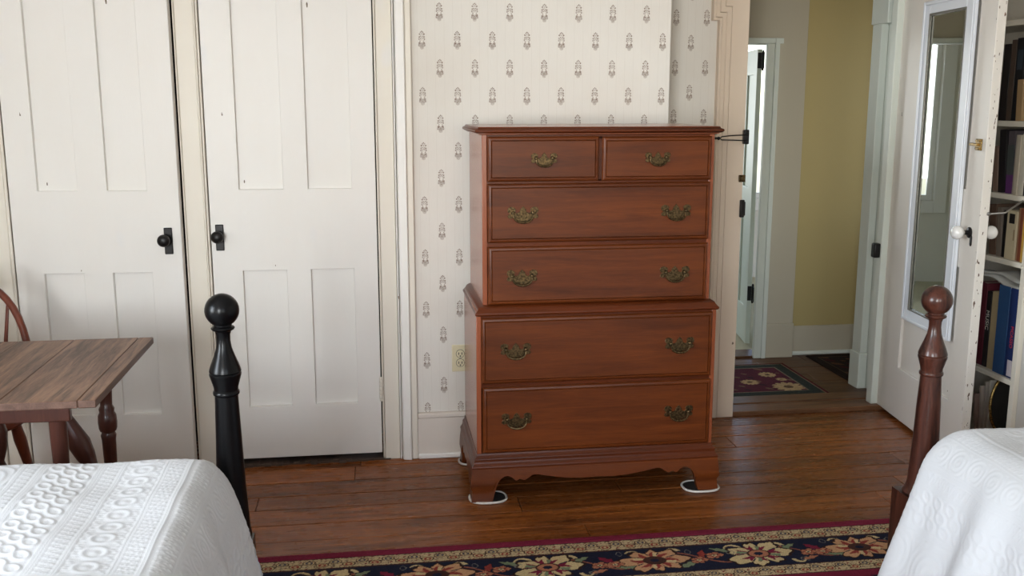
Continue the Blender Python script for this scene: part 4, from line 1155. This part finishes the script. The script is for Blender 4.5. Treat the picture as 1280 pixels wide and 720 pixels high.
def book(y0, w, h, z, colr, label, lean=0.0, depth=.2, group=None, title=None, inset=.03, name='book', band=None, dy=0.0):
    """upright book, spine towards -x; y0 = near edge, w = thickness along y, lean in radians (top moves to +y)"""
    t = thing(name, label, 'book', (XB + inset, y0 + w / 2, z), 0, group)
    t.rotation_euler = (-lean, 0, 0)
    c = MB(); c.box(0, depth, -w / 2, -w / 2 + .0025, 0, h); c.box(0, depth, w / 2 - .0025, w / 2, 0, h); c.box(-.002, .002, -w / 2, w / 2, 0, h)
    c.build('cover', bmat(*colr), t, bevel=.001, seg=1)
    MB().box(.003, depth - .006, -w / 2 + .003, w / 2 - .003, .003, h - .004).build('pages', 'paper', t, smooth=0)
    if band:
        for (q0, q1, cc, y_a, y_b) in band: MB().box(-.0032, -.001, -w / 2 + w * y_a, -w / 2 + w * y_b, h * q0, h * q1).build('spine_label', bmat(*cc), t, smooth=0)
    if title:
        txt, q, size, mt, updown = title
        cu = bpy.data.curves.new('title', 'FONT'); cu.body = txt; cu.size = size; cu.align_x = 'CENTER'; cu.align_y = 'CENTER'; cu.extrude = .0002
        cu.materials.append(M[mt])
        tmp = bpy.data.objects.new('lettering', cu); COL.objects.link(tmp)
        me = bpy.data.meshes.new_from_object(tmp.evaluated_get(bpy.context.evaluated_depsgraph_get()))
        bpy.data.objects.remove(tmp)
        o = bpy.data.objects.new('title', me); COL.objects.link(o); o.parent = t
        # lettering runs down (or up) the spine, readable from -x
        R = Matrix(((0, 0, -1), (0, -1, 0), (-1, 0, 0))) if updown == 'down' else Matrix(((0, 0, -1), (0, 1, 0), (1, 0, 0)))
        if updown == 'down':
            R = Matrix(((0, 0, -1), (0, -1, 0), (-1, 0, 0)))
        o.matrix_local = Matrix.Translation((-.004, 0, h * q)) @ R.to_4x4()
    return t
GA, GB, GC, GD, GE = 'books on the highest visible shelf', 'books on the second visible shelf', 'books on the middle shelf', 'tall books on the fourth shelf', 'magazines on the lowest shelf'
# highest visible shelf
book(3.605, .085, .335, 1.405, (22, 22, 24), 'thick black book with white title, nearest on its shelf', group=GA, title=('LOST CITIES', .62, .048, 'text_white', 'down'), band=[(.06, .16, (205, 200, 190), .35, .75)])
book(3.695, .036, .165, 1.405, (168, 138, 100), 'short tan book standing before tall black books', group=GA, lean=.05, inset=.012)
book(3.735, .052, .33, 1.405, (26, 26, 30), 'tall black book behind the short tan one', group=GA, band=[(.62, .86, (52, 62, 70), .2, .8)])
book(3.790, .032, .325, 1.405, (78, 64, 54), 'thin brown book, second from the door on the highest shelf', group=GA)
book(3.825, .045, .31, 1.405, (34, 28, 26), 'dark brown book half hidden by the door edge, highest shelf', group=GA)
# second
book(3.605, .048, .215, 1.110, (40, 42, 44), 'charcoal spine with white lettering on the second shelf', group=GB, title=('SHOOTING IMAGE', .48, .024, 'text_white', 'down'), inset=.02)
book(3.655, .030, .245, 1.110, (206, 198, 182), 'wide cream paperback next to the charcoal spine', group=GB, inset=.02)
book(3.688, .022, .24, 1.110, (186, 176, 158), 'thin beige paperback with ragged spine', group=GB, inset=.015)
book(3.712, .020, .24, 1.110, (170, 160, 146), 'thin greyish paperback beside the purple book', group=GB, inset=.025)
book(3.736, .042, .255, 1.110, (88, 80, 84), 'grey book with a purple foot on the second shelf', group=GB, lean=.05, band=[(.0, .30, (98, 52, 110), 0, 1), (.30, .78, (72, 78, 76), 0, 1)])
book(3.785, .045, .26, 1.110, (30, 26, 28), 'black book leaning beside the grey and purple one', group=GB, lean=.08)
book(3.835, .03, .19, 1.110, (128, 104, 90), 'faded brown book at the door edge, second shelf', group=GB, lean=.10)
# middle
book(3.603, .030, .215, .844, (190, 146, 62), 'yellow ochre spine at the near end of the middle shelf', group=GC, inset=.02)
book(3.635, .018, .215, .844, (118, 60, 40), 'thin rust brown spine on the middle shelf', group=GC, inset=.02)
book(3.655, .016, .215, .844, (146, 112, 84), 'slim tan spine between rust and cream ones', group=GC, inset=.025)
book(3.674, .062, .20, .844, (206, 192, 160), 'cream book with a black label on its spine', group=GC, inset=.02, band=[(.74, .94, (26, 24, 24), .2, .75), (.40, .62, (150, 130, 100), .12, .22)])
book(3.740, .030, .195, .844, (32, 30, 30), 'black book beside the cream one, middle shelf', group=GC, lean=.02)
book(3.774, .030, .205, .844, (120, 108, 96), 'grey brown book leaning, middle shelf', group=GC, lean=.08)
book(3.808, .045, .215, .844, (98, 76, 62), 'wide brown book leaning by the porcelain knob', group=GC, lean=.10)
# fourth
book(3.605, .062, .375, .357, (26, 44, 92), 'dark blue book with red lettering by the bookcase end', group=GD, title=('PICASSO', .46, .024, 'text_red', 'down'), band=[(.02, .2, (196, 186, 190), .1, .7)], inset=.02)
book(3.672, .072, .375, .357, (46, 82, 128), 'wide mid blue cloth book on the fourth shelf', group=GD, inset=.02)
book(3.750, .050, .335, .357, (176, 156, 120), 'tall beige cloth book beside the blue ones', group=GD, inset=.03)
book(3.805, .030, .33, .357, (30, 26, 26), 'black book with cream lettering beside the beige one', group=GD, title=('MUSIC', .62, .030, 'text_white', 'down'))
book(3.84, .055, .36, .357, (84, 24, 36), 'dark red book at the door edge, fourth shelf', group=GD)
# loose papers lying over the tall books
for k, (z, dx, ry, lab) in enumerate([(.745, .0, .03, 'folded grey papers lying across the tall books'), (.768, .012, -.04, 'upper sheaf of grey papers under the middle shelf')]):
    s = thing('paper_sheaf', lab, 'papers', (XB + .02 + dx, 3.75, z), 0, 'papers over the tall books')
    X, Y = np.meshgrid(np.linspace(0, .2, 10), np.linspace(-.13, .16, 16), indexing='xy')
    Z = .006 * np.sin(Y * 30 + k) + .010 * np.sin(X * 22 + Y * 9) + ry * (Y)
    o = grid_mesh('sheets', X, Y, Z, 'panel_grey'); o.parent = s
    so = o.modifiers.new('t', 'SOLIDIFY'); so.thickness = .008
# lowest
tr = thing('oval_tray', 'black oval tray with a gold rim, lowest shelf', 'tray', (XB - .012, 3.672, .061))
pl = [(.0, .17 + .165 * math.cos(q) * .95, .0) for q in np.linspace(0, 2 * PI, 40, endpoint=False)]
def ov(k): return [(.115 * k * math.sin(q) + .11, .155 + .15 * k * math.cos(q)) for q in np.linspace(0, 2 * PI, 48, endpoint=False)]
mb = MB(); 
tm = Matrix.Translation((0, 0, 0)) @ Matrix.Rotation(-.10, 4, 'X')
t_o = MB().prism(ov(1.0), 'y', -.004, .004).build('plate', 'tray_black', tr); t_o.matrix_local = tm
t_r = MB().tube([(p[0], -.004, p[1]) for p in ov(1.0)], .006, 8, closed=True).build('rim', 'latch_brass', tr); t_r.matrix_local = tm
for k, (y, w, h, ln, cc, lab) in enumerate([(3.728, .012, .255, .03, (206, 200, 188), 'tall white magazine leaning on the lowest shelf'), (3.752, .012, .24, .06, (188, 178, 166), 'pale magazine second from the tray'), (3.776, .016, .215, .09, (206, 192, 178), 'cream magazine with curled top, lowest shelf'), (3.81, .012, .17, .16, (176, 150, 136), 'pinkish magazine leaning furthest, lowest shelf')]):
    book(y, w, h, .06, cc, lab, lean=ln, group=GE, name='magazine', inset=.015)
